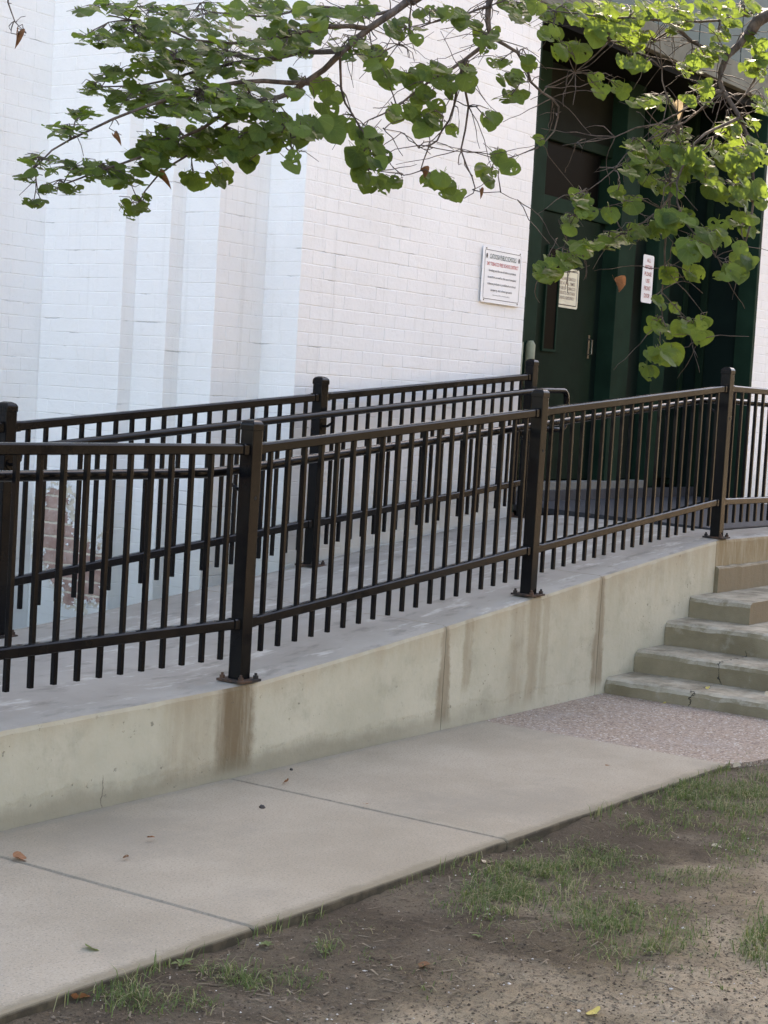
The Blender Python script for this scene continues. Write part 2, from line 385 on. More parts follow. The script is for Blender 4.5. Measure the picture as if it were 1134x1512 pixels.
# ------------------------------------------------------------------ the ground
def axis(lo, hi, a, b, step, far):
    v = []; x = a
    while x <= b: v.append(x); x += step
    e = a; s = step
    while e > lo: s *= far; e -= s; v.insert(0, max(e, lo))
    e = v[-1]; s = step
    while e < hi: s *= far; e += s; v.append(min(e, hi))
    return v
def soil_z(x, y):
    a = 1.0 if (2 < x < 9 and 0 < y < 3.1) else .3
    return -.040 + .012*max(0, min(1, (y-2.85)/.2)) + a*(.016*n3(x*1.7, y*1.7, 3.1) + .010*n3(x*6, y*6, 1.2) + .006*n3(x*19, y*19, 7.7) + .004*n3(x*47, y*47, 5.1))
gx = axis(-120, 140, 2.8, 8.2, .016, 1.35); gy = axis(-140, 90, 1.3, 3.12, .016, 1.35)
gv = [(x, y, soil_z(x, y)) for y in gy for x in gx]
nx = len(gx); gf = [(j*nx+i, j*nx+i+1, (j+1)*nx+i+1, (j+1)*nx+i) for j in range(len(gy)-1) for i in range(nx-1)]
ground = tag(mesh_obj('ground', gv, gf, M_SOIL, smooth=True), kind='structure')

bv = []; bx_ = [-4+6*i for i in range(22)]  # unseen bank added behind the camera: warm bounce, and blocks low sky
for y_, z_ in ((-7, -.2), (-9, 1.5), (-12, 6.2), (-16, 12), (-21, 17), (-40, 19), (-70, 12)):
    bv += [(x, y_+1.5*n3(x*.05, y_*.1), (z_*min(1, max(0, (x+6)/10))**.7 if z_ > 0 else z_)+.8*n3(x*.08, y_*.2, 4)*(z_ > 0 and x > 0)) for x in bx_]
nb = len(bx_); tag(mesh_obj('added_bounce_bank', bv, [(j*nb+i, (j+1)*nb+i, (j+1)*nb+i+1, j*nb+i+1)[::-1] for j in range(6) for i in range(nb-1)], simple('bounce_bank_brown', (.080, .062, .034), .95, .4, .8, .5, 6), smooth=True), kind='structure')
# ------------------------------------------------------------------ sidewalk of three slabs, pebble pavement
walk = tag(empty('sidewalk', (5, 3.7, 0)), kind='structure')
def slab(x0, x1, y0, y1, z1, th, mat, parent, name):
    nX = max(2, int((x1-x0)/.06)); pr = []
    prof = [(y0, z1-th), (y0, z1-.012), (y0+.004, z1-.004), (y0+.014, z1), (y1, z1), (y1, z1-th)]
    m = MB(); rows = []
    for i in range(nX+1):
        x = x0+(x1-x0)*i/nX
        dz = -.006 if i in (0, nX) else 0
        w = .006*n3(x*3.1, 5.5)+.004*n3(x*14, 2.2)
        xx = x
        rows.append([(xx, y+(w if k < 4 else 0), z+(dz if 1 < k < 5 else 0)) for k, (y, z) in enumerate(prof)])
    # rounded joint arrises
    r0 = [(x0+.008, y, z+(.006 if 1 < k < 5 else 0)) for k, (_, y, z) in enumerate(rows[0])]
    r1 = [(x1-.008, y, z+(.006 if 1 < k < 5 else 0)) for k, (_, y, z) in enumerate(rows[-1])]
    rows = [rows[0], r0]+rows[1:-1]+[r1, rows[-1]]
    n = len(prof); vs_ = [v for r in rows for v in r]; fs = []
    for i in range(len(rows)-1):
        for k in range(n): k2 = (k+1) % n; fs.append((i*n+k, (i+1)*n+k, (i+1)*n+k2, i*n+k2))
    fs.append(tuple(range(n))); fs.append(tuple(range((len(rows)-1)*n, len(rows)*n))[::-1])
    m.add(vs_, fs); o = m.build(name, mat, parent); o.matrix_parent_inverse = parent.matrix_world.inverted() if parent else Matrix()
    return o
bpy.context.view_layer.update()
for a, b, z in ((0.6, 2.533, -.002), (2.542, 3.992, 0.001), (3.998, 5.449, 0.0), (5.455, 7.41, -.001)):
    slab(a, b, 3.087, 4.371, z, .12, M_WALK, walk, 'slab')
jd = MB()
for x in (2.5375, 3.995, 5.452): jd.box(x-.006, x+.006, 3.09, 4.37, -.1, -.014)
o = jd.build('joint_filler', simple('joint_dirt', (.05, .04, .03), .95), walk); o.matrix_parent_inverse = walk.matrix_world.inverted()

pv = [(7.412, 4.371), (7.412, 3.10), (7.55, 3.035), (7.75, 3.0), (8.1, 2.85), (8.6, 2.3), (9.2, 1.4), (12.5, 1.4), (12.5, 4.371)]
m = MB(); n = len(pv)
m.add([(x, y, -.003) for x, y in pv]+[(x, y, -.1) for x, y in pv], [tuple(range(n))]+[(i, (i+1) % n, n+(i+1) % n, n+i) for i in range(n)])
pave = tag(m.build('pebble_path', M_PEBBLE), kind='structure')
m = MB()
OCT = [(1,0,0),(-1,0,0),(0,1,0),(0,-1,0),(0,0,1),(0,0,-1)]
OF = [(0,2,4),(2,1,4),(1,3,4),(3,0,4),(2,0,5),(1,2,5),(3,1,5),(0,3,5)]
def lump(m, p, s, flat=.6):
    a = uni(0, 6.28); ca, sa = math.cos(a), math.sin(a); sx, sy, sz = s*uni(.7, 1.3), s*uni(.6, 1.1), s*flat*uni(.7, 1.2)
    m.add([(p[0]+ca*x*sx-sa*y*sy, p[1]+sa*x*sx+ca*y*sy, p[2]+z*sz) for x, y, z in OCT], OF)
for _ in range(3800):
    x, y = uni(7.42, 8.68), uni(2.7, 4.36)
    if y < 3.1-(x-7.41)*.28: continue
    lump(m, (x, y, -.004), uni(.003, .0065), .55)
tag(m.build('loose_pebbles', M_LOOSE), 'pinkish pebbles standing proud of the pebble pavement before the steps', 'pebbles', kind='stuff')

# ------------------------------------------------------------------ concrete ramp, landing, steps
PROF = [(-1, .31), (2, .33), (4.2, .352), (5.2, .368), (5.6, .376), (6.25, .428), (7.02, .497), (8.58, .652), (9.5, .742), (10.1, .797), (40, .797)]
def deck(x):
    for (a, za), (b, zb) in zip(PROF, PROF[1:]):
        if x <= b: return za+(zb-za)*(x-a)/(b-a)
    return PROF[-1][1]
ramp = tag(empty('concrete_ramp', (7, 4.9, 0)), 'long cast concrete wheelchair ramp with cream retaining wall and brown run-off stains', 'ramp')
bpy.context.view_layer.update()
RI = ramp.matrix_world.inverted()
def loft(name, stations, mats, parent, inv, mi_fn=None):
    n = len(stations[0]); vs_ = [p for r in stations for p in r]; fs = []; mi = []
    for i in range(len(stations)-1):
        for k in range(n):
            k2 = (k+1) % n; fs.append((i*n+k, (i+1)*n+k, (i+1)*n+k2, i*n+k2)); mi.append(mi_fn(k) if mi_fn else 0)
    fs.append(tuple(range(n))); mi.append(0); fs.append(tuple(range((len(stations)-1)*n, len(stations)*n))[::-1]); mi.append(0)
    o = mesh_obj(name, vs_, fs, mats, parent); o.data.polygons.foreach_set('material_index', mi)
    o.matrix_parent_inverse = inv
    return o
YB = 4.373
for a, b in ((-.5, 7.016), (7.022, 8.582), (8.588, 10.078), (10.082, 15.0)):
    st = []; nX = max(3, int((b-a)/.06))
    for i in range(nX+1):
        x = a+(b-a)*i/nX; z = deck(x); w = .004*n3(x*2.3, 9.1)+.003*n3(x*11, 4.4); e = .004*n3(x*5, 1.1)-.016*max(0, n3(x*13, 6.6)-.25)
        st.append([(x, YB+w, -.15), (x, YB+w, .10), (x, YB+w*.5, z-.02+e), (x, YB+.006, z-.006), (x, YB+.022, z), (x, 4.62, z+.002), (x, 5.895, z+.004), (x, 5.90, -.15)])
    loft('wall_section', st, [M_RAMPWALL, M_DECK], ramp, RI, lambda k: 1 if k in (3, 4, 5) else 0)
jf = MB()
for x in (7.019, 8.585): jf.box(x-.010, x+.010, YB+.008, 5.88, -.1, deck(x)-.012)
o = jf.build('joint_filler', simple('joint_filler_dark', (.13, .10, .065), .9), ramp); o.matrix_parent_inverse = RI

steps = tag(empty('concrete_steps', (9.2, 3.4, 0)), 'worn grey concrete steps climbing beside the end of the ramp wall', 'steps')
bpy.context.view_layer.update(); SI = steps.matrix_world.inverted()
SX = [(8.69, .083, 2.0), (9.04, .205, 2.0), (9.416, .344, 2.0), (9.732, .472, 3.984)]
zb = -.1
for k, (x0, z1, y0) in enumerate(SX):
    st = []; y1 = 4.369; nY = int((y1-y0)/.04)
    for i in range(nY+1):
        y = y0+(y1-y0)*i/nY; ch = .016*n3(y*6, k*3.3)+.012*n3(y*23, k*1.7)
        chip = .030*max(0, n3(y*9, k*7.1+2)-.12)+.012*max(0, n3(y*31, k*2.1+5))
        xx = x0+.005*n3(y*3, k)
        st.append([(xx, y, zb), (xx, y, z1-.030-chip), (xx+.009+chip*.5, y, z1-.010-chip*.6+ch*.3), (xx+.030+chip, y, z1+ch*.25), (xx+.10, y, z1), (13.0, y, z1), (13.0, y, zb)])
    loft('step', st, [M_STEP], steps, SI)
    zb = z1-.03
m = MB(); st = []
for i in range(60):
    x = 10.08+i*.05; w = .006*n3(x*5, 3)+.005*n3(x*17, 8)
    st.append([(x, 4.346+w, .45), (x, 4.346+w, .618+w), (x, 4.354+w, .628+w), (x, 4.371, .632+w), (x, 4.371, .45)])
loft('ledge', st, [M_STEP], steps, SI)

# ------------------------------------------------------------------ school building
bld = tag(empty('school_building', (10, 8, 0)), 'white painted brick school building with stepped corner and recessed dark green entrance', 'building')
bpy.context.view_layer.update(); BI = bld.matrix_world.inverted()
def part(o, parent=None, inv=None):
    o.parent = parent or bld; o.matrix_parent_inverse = inv if inv is not None else BI; return o
H = 6.45
WX = 3.0
OX0, OX1, YD = 10.31, 14.22, 6.60
plan = [(WX, 7.305), (7.183, 7.305), (7.183, 6.694), (7.287, 6.694), (7.287, 6.458), (7.404, 6.458), (7.404, 6.22), (7.828, 6.22), (7.828, 5.97), (OX0, 5.97)]
m = MB(); IN = .0006
def inset(seg):  # push backing wall slightly behind the brick faces
    (xa, ya), (xb, yb) = seg
    return ((xa, ya+IN), (xb, yb+IN)) if abs(ya-yb) < 1e-6 else ((xa+IN, ya), (xb+IN, yb))
pts = [(x+IN, y+IN) for x, y in plan[:-1]]+[(OX0, 5.97+IN)]
for (xa, ya), (xb, yb) in zip(pts, pts[1:]):
    m.add([(xa, ya, -.3), (xb, yb, -.3), (xb, yb, H), (xa, ya, H)], [(0, 1, 2, 3)])
# wall end returning into the entrance, wall beyond it, wall over the lintel
m.add([(OX0, 5.97+IN, -.3), (OX0, 7.0, -.3), (OX0, 7.0, H), (OX0, 5.97+IN, H)], [(0, 1, 2, 3)])
m.box(OX1+.004, 30, 5.97+IN, 6.9, -.3, H)
# back and roof
m.add([(WX, 7.31, H), (7.19, 7.31, H), (7.83, 5.98, H), (30, 5.98, H), (30, 18, H), (WX, 18, H)], [(0, 1, 2, 3, 4, 5)])
m.add([(WX, 18, -.3), (30, 18, -.3), (30, 18, H), (WX, 18, H)], [(0, 1, 2, 3)])
m.add([(WX, 7.31, -.3), (WX, 18, -.3), (WX, 18, H), (WX, 7.31, H)], [(0, 1, 2, 3)])
m.add([(30, 6.9, -.3), (30, 18, -.3), (30, 18, H), (30, 6.9, H)], [(0, 1, 2, 3)])
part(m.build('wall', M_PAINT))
# bricks -------------------------------------------------------------
CH, BH, BL, JT = .0762, .0742, .2032, .0
_bm = {}
def brick_mesh(L, Hh, d, ch):
    key = (round(L, 3), round(Hh, 3), round(d, 4), round(ch, 4))
    if key in _bm: return _bm[key]
    a, b = L/2, Hh/2; cx = ch*.35
    v = [(-a, 0, -b), (a, 0, -b), (a, 0, b), (-a, 0, b), (-a, -d+.002, -b), (a, -d+.002, -b), (a, -d+.002, b), (-a, -d+.002, b),
         (-a+cx, -d, -b+ch), (a-cx, -d, -b+ch), (a-cx, -d, b-ch), (-a+cx, -d, b-ch)]
    f = [(0, 1, 5, 4), (1, 2, 6, 5), (2, 3, 7, 6), (3, 0, 4, 7), (4, 5, 9, 8), (5, 6, 10, 9), (6, 7, 11, 10), (7, 4, 8, 11), (8, 9, 10, 11)]
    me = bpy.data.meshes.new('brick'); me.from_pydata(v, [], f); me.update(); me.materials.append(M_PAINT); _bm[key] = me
    return me
bricks = []   # (centre, facing, length, depth)
def lay(axis_, fixed, lo, hi, z0, z1, phase):
    nC = int((z1-z0)/CH)
    for k in range(nC):
        z = z0+CH*(k+.5)
        if hi-lo < .13: cuts = [(lo, hi)]
        elif hi-lo < .27: cuts = [(lo, hi)] if (k+phase) % 2 else [(lo, lo+(hi-lo)*.46), (lo+(hi-lo)*.46, hi)]
        else:
            cuts = []; x = lo
            if (k+phase) % 2: cuts.append((lo, lo+.104)); x = lo+.104
            while x < hi-1e-4:
                e = min(x+.2124, hi)
                if hi-e < .05: e = hi
                cuts.append((x, e)); x = e
        for a, b in cuts:
            L = b-a-(.0014 if n3(a*37, z*29, 3.3) > .22 else 0); c_ = (a+b)/2
            # a brick at an outer corner runs right to the edge
            bricks.append((axis_, fixed, c_, z, L, k))
lay('y', 5.97, 7.828, OX0, .36, 4.45, 0)
lay('x', 7.828, 5.97, 6.22, .36, 4.45, 1)
lay('y', 6.22, 7.404, 7.828, .36, 4.45, 0)
lay('x', 7.404, 6.22, 6.458, .2838, 4.45, 0)
lay('y', 6.458, 7.287, 7.404, .2838, 4.45, 1)
lay('x', 7.287, 6.458, 6.694, .2838, 4.45, 1)
lay('y', 6.694, 7.183, 7.287, .2838, 4.45, 0)
lay('x', 7.183, 6.694, 7.305, .2076, 4.45, 0)
lay('y', 7.305, 6.3, 7.183, .2076, 4.45, 1)
lay('y', 5.97, OX1+.01, 15.6, .80, 5.4, 1)
cand = []; rest = MB()
for i, (ax, fx, c_, z, L, k) in enumerate(bricks):
    p = (c_, fx, z) if ax == 'y' else (fx, c_, z)
    px, py, d = pix(p)
    fore = .827 if ax == 'x' else .562
    vis = -10 < px < 1144 and -10 < py < 640
    under_tree = py < 250
    sc = L*fore/d/d*(1 if vis else .1)*(.6 if under_tree else 1)*(1 if L > .08 else .5)
    cand.append((sc, i))
cand.sort(reverse=True); chosen = set(i for s, i in cand[:298])
for i, (ax, fx, c_, z, L, k) in enumerate(bricks):
    p = (c_, fx+.001, z) if ax == 'y' else (fx+.001, c_, z)
    d = .0020+.0008*round(2*n3(c_*31, z*47, fx))/2+.0003*(i % 3); ch = .0032
    me = brick_mesh(L, BH+.0008*(i % 2), d+IN, ch)
    rz = 0 if ax == 'y' else -math.pi/2
    Mx = Matrix.Translation((p[0]+(IN if ax == 'x' else 0)+0, p[1]+(IN if ax == 'y' else 0), p[2]+uni(-.0012, .0012))) @ Matrix.Rotation(rz+uni(-.006, .006), 4, 'Z') @ Matrix.Rotation(random.gauss(0, .009), 4, 'X') @ Matrix.Rotation(uni(-.004, .004), 4, 'Y')
    if i in chosen:
        o = bpy.data.objects.new('brick', me); link(o, bld); o.matrix_parent_inverse = BI; o.matrix_basis = Mx
    else:
        rest.add([Mx @ v.co for v in me.vertices], [tuple(f.vertices) for f in me.polygons])
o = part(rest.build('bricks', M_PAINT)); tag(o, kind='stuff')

# patch where the paint has come off: bare brick, a rim of old primer, lifted flakes
def peel_d(y, z):
    d1 = ((y-PY1)/.16)**2+((z-PZ1)/.25)**2; d2 = ((y-PY2)/.25)**2+((z-PZ2)/.21)**2; d3 = ((y-6.98)/.05)**2+((z-.36)/.10)**2
    n_ = n3(y*9, z*9, 1.5)+.6*n3(y*22, z*22, 4.1)+.4*n3(y*50, z*50, 8.3)
    return min(d1, d2, d3)+.75*n_
def relief(y, z):
    f = abs(((z-.20)/.0762) % 1-.5); return -.0035*max(0, min(1, (f-.38)/.08))+.0016*n3(y*40, z*40, 2)
def patch(name, lim, xoff, step, mat, rel):
    idx = {}; V_ = []; F_ = []
    ny, nz_ = int(.585/step), int(.80/step)
    def vid(i, j):
        if (i, j) not in idx:
            y, z = 6.712+i*step, .22+j*step; idx[(i, j)] = len(V_); V_.append((7.1800-xoff-(relief(y, z) if rel else 0)-uni(0, .0006), y+uni(-.3, .3)*step, z+uni(-.3, .3)*step))
        return idx[(i, j)]
    for i in range(ny):
        for j in range(nz_):
            if peel_d(6.712+(i+.5)*step, .22+(j+.5)*step) < lim: F_.append((vid(i, j), vid(i, j+1), vid(i+1, j+1), vid(i+1, j)))
    return part(mesh_obj(name, V_, F_, mat, smooth=False))
patch('old_primer', 1.18, .0, .006, M_PRIMER, False)
patch('bare_brick', .80, .0022, .006, M_BARE, True)
fl = MB()
for _ in range(5000):
    y, z = uni(6.715, 7.29), uni(.24, .98); d = peel_d(y, z)
    if not (.72 < d < .90 or (1.12 < d < 1.24 and rnd() < .5)): continue
    r_ = uni(.004, .013); a0 = uni(0, 6.28); k = random.randint(3, 5); tx, tz = random.gauss(0, .5), random.gauss(0, .5)
    pts_ = []
    for q in range(k): a_ = a0+6.283*q/k; dy, dz = r_*uni(.6, 1.2)*math.cos(a_), r_*uni(.6, 1.2)*math.sin(a_); pts_.append((7.1755-abs(dy*tx+dz*tz), y+dy, z+dz))
    fl.add(pts_, [tuple(range(k))])
o = part(fl.build('paint_flakes', M_FLAKE)); tag(o, kind='stuff')
# entrance -----------------------------------------------------------
part(box('lintel', OX0-.12, OX1+.25, 5.935, 6.9, 4.20, 4.40, M_LINTEL, bevel=.006))
part(box('soffit', OX0+.005, OX1-.0, 5.99, 6.9, 4.12, 4.196, M_SOFFIT))
for i in range(5):
    x = OX0+.0+i*.80
    part(box('fascia_panel', x+.004, x+.792, 5.955, 6.5, 4.405, H-.03, M_TEAL, bevel=.005))
part(box('entrance_wall', OX0+.005, OX1+.3, YD+.06, YD+.3, .7, 4.2, M_DKGREEN))
# right-hand reveal: light green jamb, then darker ribbed panels running into the recess
part(box('jamb', OX1-.055, OX1+.002, 5.955, 6.115, .797, 4.20, M_GREEN2, bevel=.006))
part(box('reveal_panel', OX1-.02, OX1+.002, 6.117, 6.40, .797, 4.12, M_DKGREEN, bevel=.004))
part(box('reveal_rib', OX1-.05, OX1-.0, 6.402, 6.46, .797, 4.12, M_GREEN, bevel=.004))
part(box('reveal_panel', OX1-.02, OX1-.0, 6.462, 6.655, .797, 4.12, M_DKGREEN, bevel=.004))
part(box('jamb', OX0+.006, OX0+.05, 5.985, 6.1, .797, 4.12, M_GREEN2, bevel=.005))
# posts of the door frame
for a, b, y0 in ((11.20, 11.42, 6.50), (12.55, 12.84, 6.44), (13.262, 13.512, 6.44), (14.02, 14.10, 6.54)):
    part(box('frame_post', a, b, y0, YD+.058, .93, 4.12, M_GREEN2 if b < 13.6 else M_GREEN, bevel=.006))
part(box('transom_bar', 11.422, 12.548, 6.54, YD+.05, 3.0, 3.11, M_GREEN2, bevel=.006))
part(box('transom_bar', 11.422, 12.548, 6.55, YD+.05, 3.52, 3.60, M_GREEN, bevel=.006))
part(box('transom_panel', 11.424, 12.546, 6.575, YD+.05, 3.602, 4.05, M_BROWNPANEL, bevel=.004))
part(box('transom_pane', 11.424, 12.40, 6.585, YD+.05, 3.112, 3.518, M_GLASS))
part(box('sill', OX0+.01, 13.3, 6.42, 6.53, .80, .985, M_SILL, bevel=.008))
part(box('threshold', OX0+.01, OX1-.06, 6.372, 6.418, .80, .925, M_MAT, bevel=.004))
def door(x0, x1, mat, lite=True, handle=True):
    d = part(box('door', x0, x1, 6.555, YD+.04, .99, 2.995, mat, bevel=.004))
    inv = BI
    if lite:
        xa = x0+.185
        l = box('window', xa, xa+.17, 6.545, 6.56, 1.98, 2.73, M_GLASS); l.parent = d; 
        f = MB()
        f.box(xa-.02, xa, 6.538, 6.556, 1.96, 2.75); f.box(xa+.17, xa+.19, 6.538, 6.556, 1.96, 2.75); f.box(xa, xa+.17, 6.538, 6.556, 2.73, 2.75); f.box(xa, xa+.17, 6.538, 6.556, 1.96, 1.98)
        q = f.build('window_frame', M_GREEN2, d)
    if handle:
        hm = MB(); hx = x1-.07
        hm.box(hx-.012, hx+.012, 6.548, 6.556, 1.94, 2.12); hm.tube([(hx, 6.55, 1.97), (hx, 6.52, 1.975), (hx, 6.52, 2.085), (hx, 6.55, 2.09)], .006, 8)
        hm.build('handle', M_STEEL, d)
    return d
door(11.43, 12.42, M_GREEN); door(12.85, 13.255, M_DKGREEN, False, False); door(13.52, 14.015, M_DKGREEN, False, False)
part(box('frame_stop', 12.424, 12.546, 6.58, YD+.05, .99, 2.995, M_DKGREEN))
m = MB(); m.tube([(10.335, 5.99, 1.0), (10.335, 5.99, 1.97)], .014, 8); part(m.build('conduit', M_PALE, smooth=True))
m = MB(); m.tube([(11.30, 6.47, .95), (11.30, 6.47, 1.99), (11.30, 6.472, 2.02)], [.036, .036, .02], 10); part(m.build('pale_pipe', M_PALE, smooth=True))

# rubber mat on the landing
m = MB(); z0 = .800
m.add([(10.84, 4.705, z0), (14.1, 4.705, z0), (14.1, 6.370, z0), (10.84, 6.370, z0), (10.84, 4.705, z0+.012), (14.1, 4.705, z0+.012), (14.1, 6.370, .848), (10.84, 6.370, .848)],
      [(0, 3, 2, 1), (4, 5, 6, 7), (0, 1, 5, 4), (1, 2, 6, 5), (2, 3, 7, 6), (3, 0, 4, 7)])
tag(m.build('door_mat', M_MAT, bevel=.004), 'large dark grey rubber mat covering the landing before the green door', 'mat')

# ------------------------------------------------------------------ signs
def text_me(s, w, h, mat):
    cu = bpy.data.curves.new('t', 'FONT'); cu.body = s; cu.size = 1.0; cu.align_x = 'CENTER'; cu.align_y = 'CENTER'; cu.offset = .012
    cu.extrude = 0.0; cu.resolution_u = 2
    ob = bpy.data.objects.new('t', cu); col.objects.link(ob); bpy.context.view_layer.update()
    me = bpy.data.meshes.new_from_object(ob); bpy.data.objects.remove(ob)
    xs = [v.co.x for v in me.vertices]; ys = [v.co.y for v in me.vertices]
    cx, cy = (min(xs)+max(xs))/2, (min(ys)+max(ys))/2; sx = w/(max(xs)-min(xs)); sy = h/(max(ys)-min(ys))
    for v in me.vertices: v.co = Vector(((v.co.x-cx)*sx, 0, (v.co.y-cy)*sy))
    me.materials.clear(); me.materials.append(mat); me.update()
    return me
def plate(name, w, h, th, r, mat, parent=None):
    out = []
    for cx, cz, a0 in ((w/2-r, h/2-r, 0), (-w/2+r, h/2-r, 90), (-w/2+r, -h/2+r, 180), (w/2-r, -h/2+r, 270)):
        for k in range(5): a = math.radians(a0+22.5*k); out.append((cx+r*math.cos(a), cz+r*math.sin(a)))
    n = len(out); vs_ = [(x, 0, z) for x, z in out]+[(x, -th, z) for x, z in out]
    return mesh_obj(name, vs_, [tuple(range(n))[::-1] if False else tuple(range(n)), tuple(range(n, 2*n))[::-1]]+[(i, (i+1) % n, n+(i+1) % n, n+i) for i in range(n)], mat, parent)
def border(w, h, t_, r, y, mat, parent):
    def loop(w, h, r):
        out = []
        for cx, cz, a0 in ((w/2-r, h/2-r, 0), (-w/2+r, h/2-r, 90), (-w/2+r, -h/2+r, 180), (w/2-r, -h/2+r, 270)):
            for k in range(5): a = math.radians(a0+22.5*k); out.append((cx+r*math.cos(a), y, cz+r*math.sin(a)))
        return out
    A = loop(w, h, r); B = loop(w-2*t_, h-2*t_, max(r-t_, .002)); n = len(A)
    return mesh_obj('border', A+B, [(i, (i+1) % n, n+(i+1) % n, n+i) for i in range(n)], mat, parent)
def sign(name, label, loc, w, h, mat, lines, th=.004, border_mat=None, bt=.006, bm=.02, rot=0, strip=True):
    s = empty(name, loc); s.rotation_euler = (0, rot, 0); tag(s, label, 'sign')
    plate('plate', w, h, th, .018, mat, s)
    if border_mat: border(w-2*bm, h-2*bm, bt, .014, -th-.0012, border_mat, s)
    for txt, zc, tw, thh, mm in lines:
        o = link(bpy.data.objects.new('lettering', text_me(txt, tw, thh, mm)), s); o.location = (0, -th-.0015, zc)
    return s
p0 = (9.965, 5.955, 2.375)
ws = sign('wall_sign', 'white metal sign with red and black lettering on white brick wall beside the entrance', p0, .50, .36, M_SIGNW,
     [('CATOOSA PUBLIC SCHOOLS', .118, .335, .032, M_INKG), ('24/7 TOBACCO FREE SCHOOL DISTRICT', .070, .40, .024, M_INKR),
      ('Smoking and the use of tobacco products', .026, .345, .020, M_INKK), ('in any form, as well as the use of simulated', -.016, .36, .020, M_INKK),
      ('tobacco products is prohibited on school', -.058, .36, .020, M_INKK), ('property and school grounds', -.098, .27, .020, M_INKK),
      ('catoosa public schools policy', -.128, .22, .009, M_INKK)], border_mat=M_INKK, bt=.0035, bm=.022, rot=0)
for sx in (-1, 1):
    q = MB(); q.add([(sx*.205+.011*math.cos(a*.7854), -.0056, .118+.017*math.sin(a*.7854)) for a in range(8)], [tuple(range(8))]); q.build('emblem', M_INKK, ws)
for sx in (-1, 1):
    for sz in (-1, 1):
        q = MB(); q.tube([(sx*.215, -.004, sz*.165), (sx*.215, -.007, sz*.165)], .005, 8); q.build('screw', M_STEEL, ws)
a = at_y(834, 425, 6.55)
ds = sign('door_sign', 'cream sign with faded dark lettering fixed to the green door', (a.x+.02, 6.552, a.z), .385, .30, M_SIGNC,
     [('SMOKE AND TOBACCO', .070, .27, .024, M_INKB), ('FREE AT ALL TIMES', .034, .26, .024, M_INKB), ('NO USE OF TOBACCO', -.002, .28, .024, M_INKB),
      ('PRODUCTS ON THESE', -.038, .28, .024, M_INKB), ('SCHOOL GROUNDS', -.074, .25, .024, M_INKB)], border_mat=M_INKK, bt=.007, bm=.018)
a = at_y(955, 412, 6.44)
rs = sign('post_sign', 'narrow white sign with stacked red words on green door post', (a.x, 6.436, a.z), .19, .385, M_SIGNW,
     [('ALL', .150, .07, .030, M_INKR2), ('VISITORS', .095, .135, .032, M_INKR2), ('PLEASE', .040, .125, .032, M_INKR2), ('USE', -.015, .07, .032, M_INKR2), ('FRONT', -.075, .12, .036, M_INKR2), ('DOOR', -.135, .10, .036, M_INKR2)])

# ------------------------------------------------------------------ railings
def bevbox(sx, sy, sz, b, mat, name):
    m = MB(); m.box(-sx/2, sx/2, -sy/2, sy/2, 0, sz); o = m.build(name, mat, None, bevel=b, seg=2)
    me = o.data; bpy.data.objects.remove(o); return me
ME_POST = bevbox(.0635, .0635, 1.0, .004, M_BLACK, 'post')
def cap_mesh():
    m = MB(); s = .0345
    rings = [(s, 0), (s, .022), (s*.93, .030), (s*.75, .038), (s*.35, .044)]
    vs_ = []; fs = []
    for r, z in rings: vs_ += [(-r, -r, z), (r, -r, z), (r, r, z), (-r, r, z)]
    for i in range(len(rings)-1):
        for k in range(4): k2 = (k+1) % 4; fs.append((i*4+k, i*4+k2, i*4+4+k2, i*4+4+k))
    fs.append((16, 17, 18, 19)); fs.append((3, 2, 1, 0)); m.add(vs_, fs); o = m.build('cap', M_BLACK, bevel=.002, seg=1); me = o.data; bpy.data.objects.remove(o); return me
ME_CAP = cap_mesh()
ME_PLATE = bevbox(.130, .130, .010, .002, M_RUST, 'base_plate')
m = MB(); m.tube([(0, 0, 0), (0, 0, .014)], .011, 6); m.tube([(0, 0, .014), (0, 0, .024)], .006, 6); _o = m.build('bolt', M_RUST); ME_BOLT = _o.data; bpy.data.objects.remove(_o)
m = MB(); m.add([(.0085*math.cos(k*math.pi/6), 0, .0085*math.sin(k*math.pi/6)) for k in range(12)], [tuple(range(12))]); _o = m.build('bolt_hole', M_HOLE); ME_HOLE = _o.data; bpy.data.objects.remove(_o)
_pm = {}
def picket_mesh(h):
    k = round(h, 2)
    if k not in _pm: _pm[k] = bevbox(.0185, .0185, k, .0018, M_BLACK, 'picket')
    return _pm[k], k
def inst(name, me, loc, parent, inv=None, scale=None):
    o = link(bpy.data.objects.new(name, me), parent)
    if inv is not None: o.matrix_parent_inverse = inv
    o.location = loc
    if scale: o.scale = scale
    return o
def bar(name, A, B, w, h, parent, inv, mat=M_BLACK, lip=False):
    """sloping rail between A and B (top centre line), plumb ends"""
    m = MB(); (xa, ya, za), (xb, yb, zb_) = A, B; c_ = .004
    prof = [(-w/2, -h+c_), (-w/2, -c_*2), (-w/2+c_, -c_*.6), (-w/4, 0), (w/4, 0), (w/2-c_, -c_*.6), (w/2, -c_*2), (w/2, -h+c_), (w/2-c_, -h), (-w/2+c_, -h)]
    n = len(prof)
    m.add([(xa, ya+y, za+z) for y, z in prof]+[(xb, yb+y, zb_+z) for y, z in prof], [(k, n+k, n+(k+1) % n, (k+1) % n) for k in range(n)]+[tuple(range(n)), tuple(range(n, 2*n))[::-1]])
    o = m.build(name, mat, parent); o.matrix_parent_inverse = inv; return o
PITCH_P, G = .1143, .1289
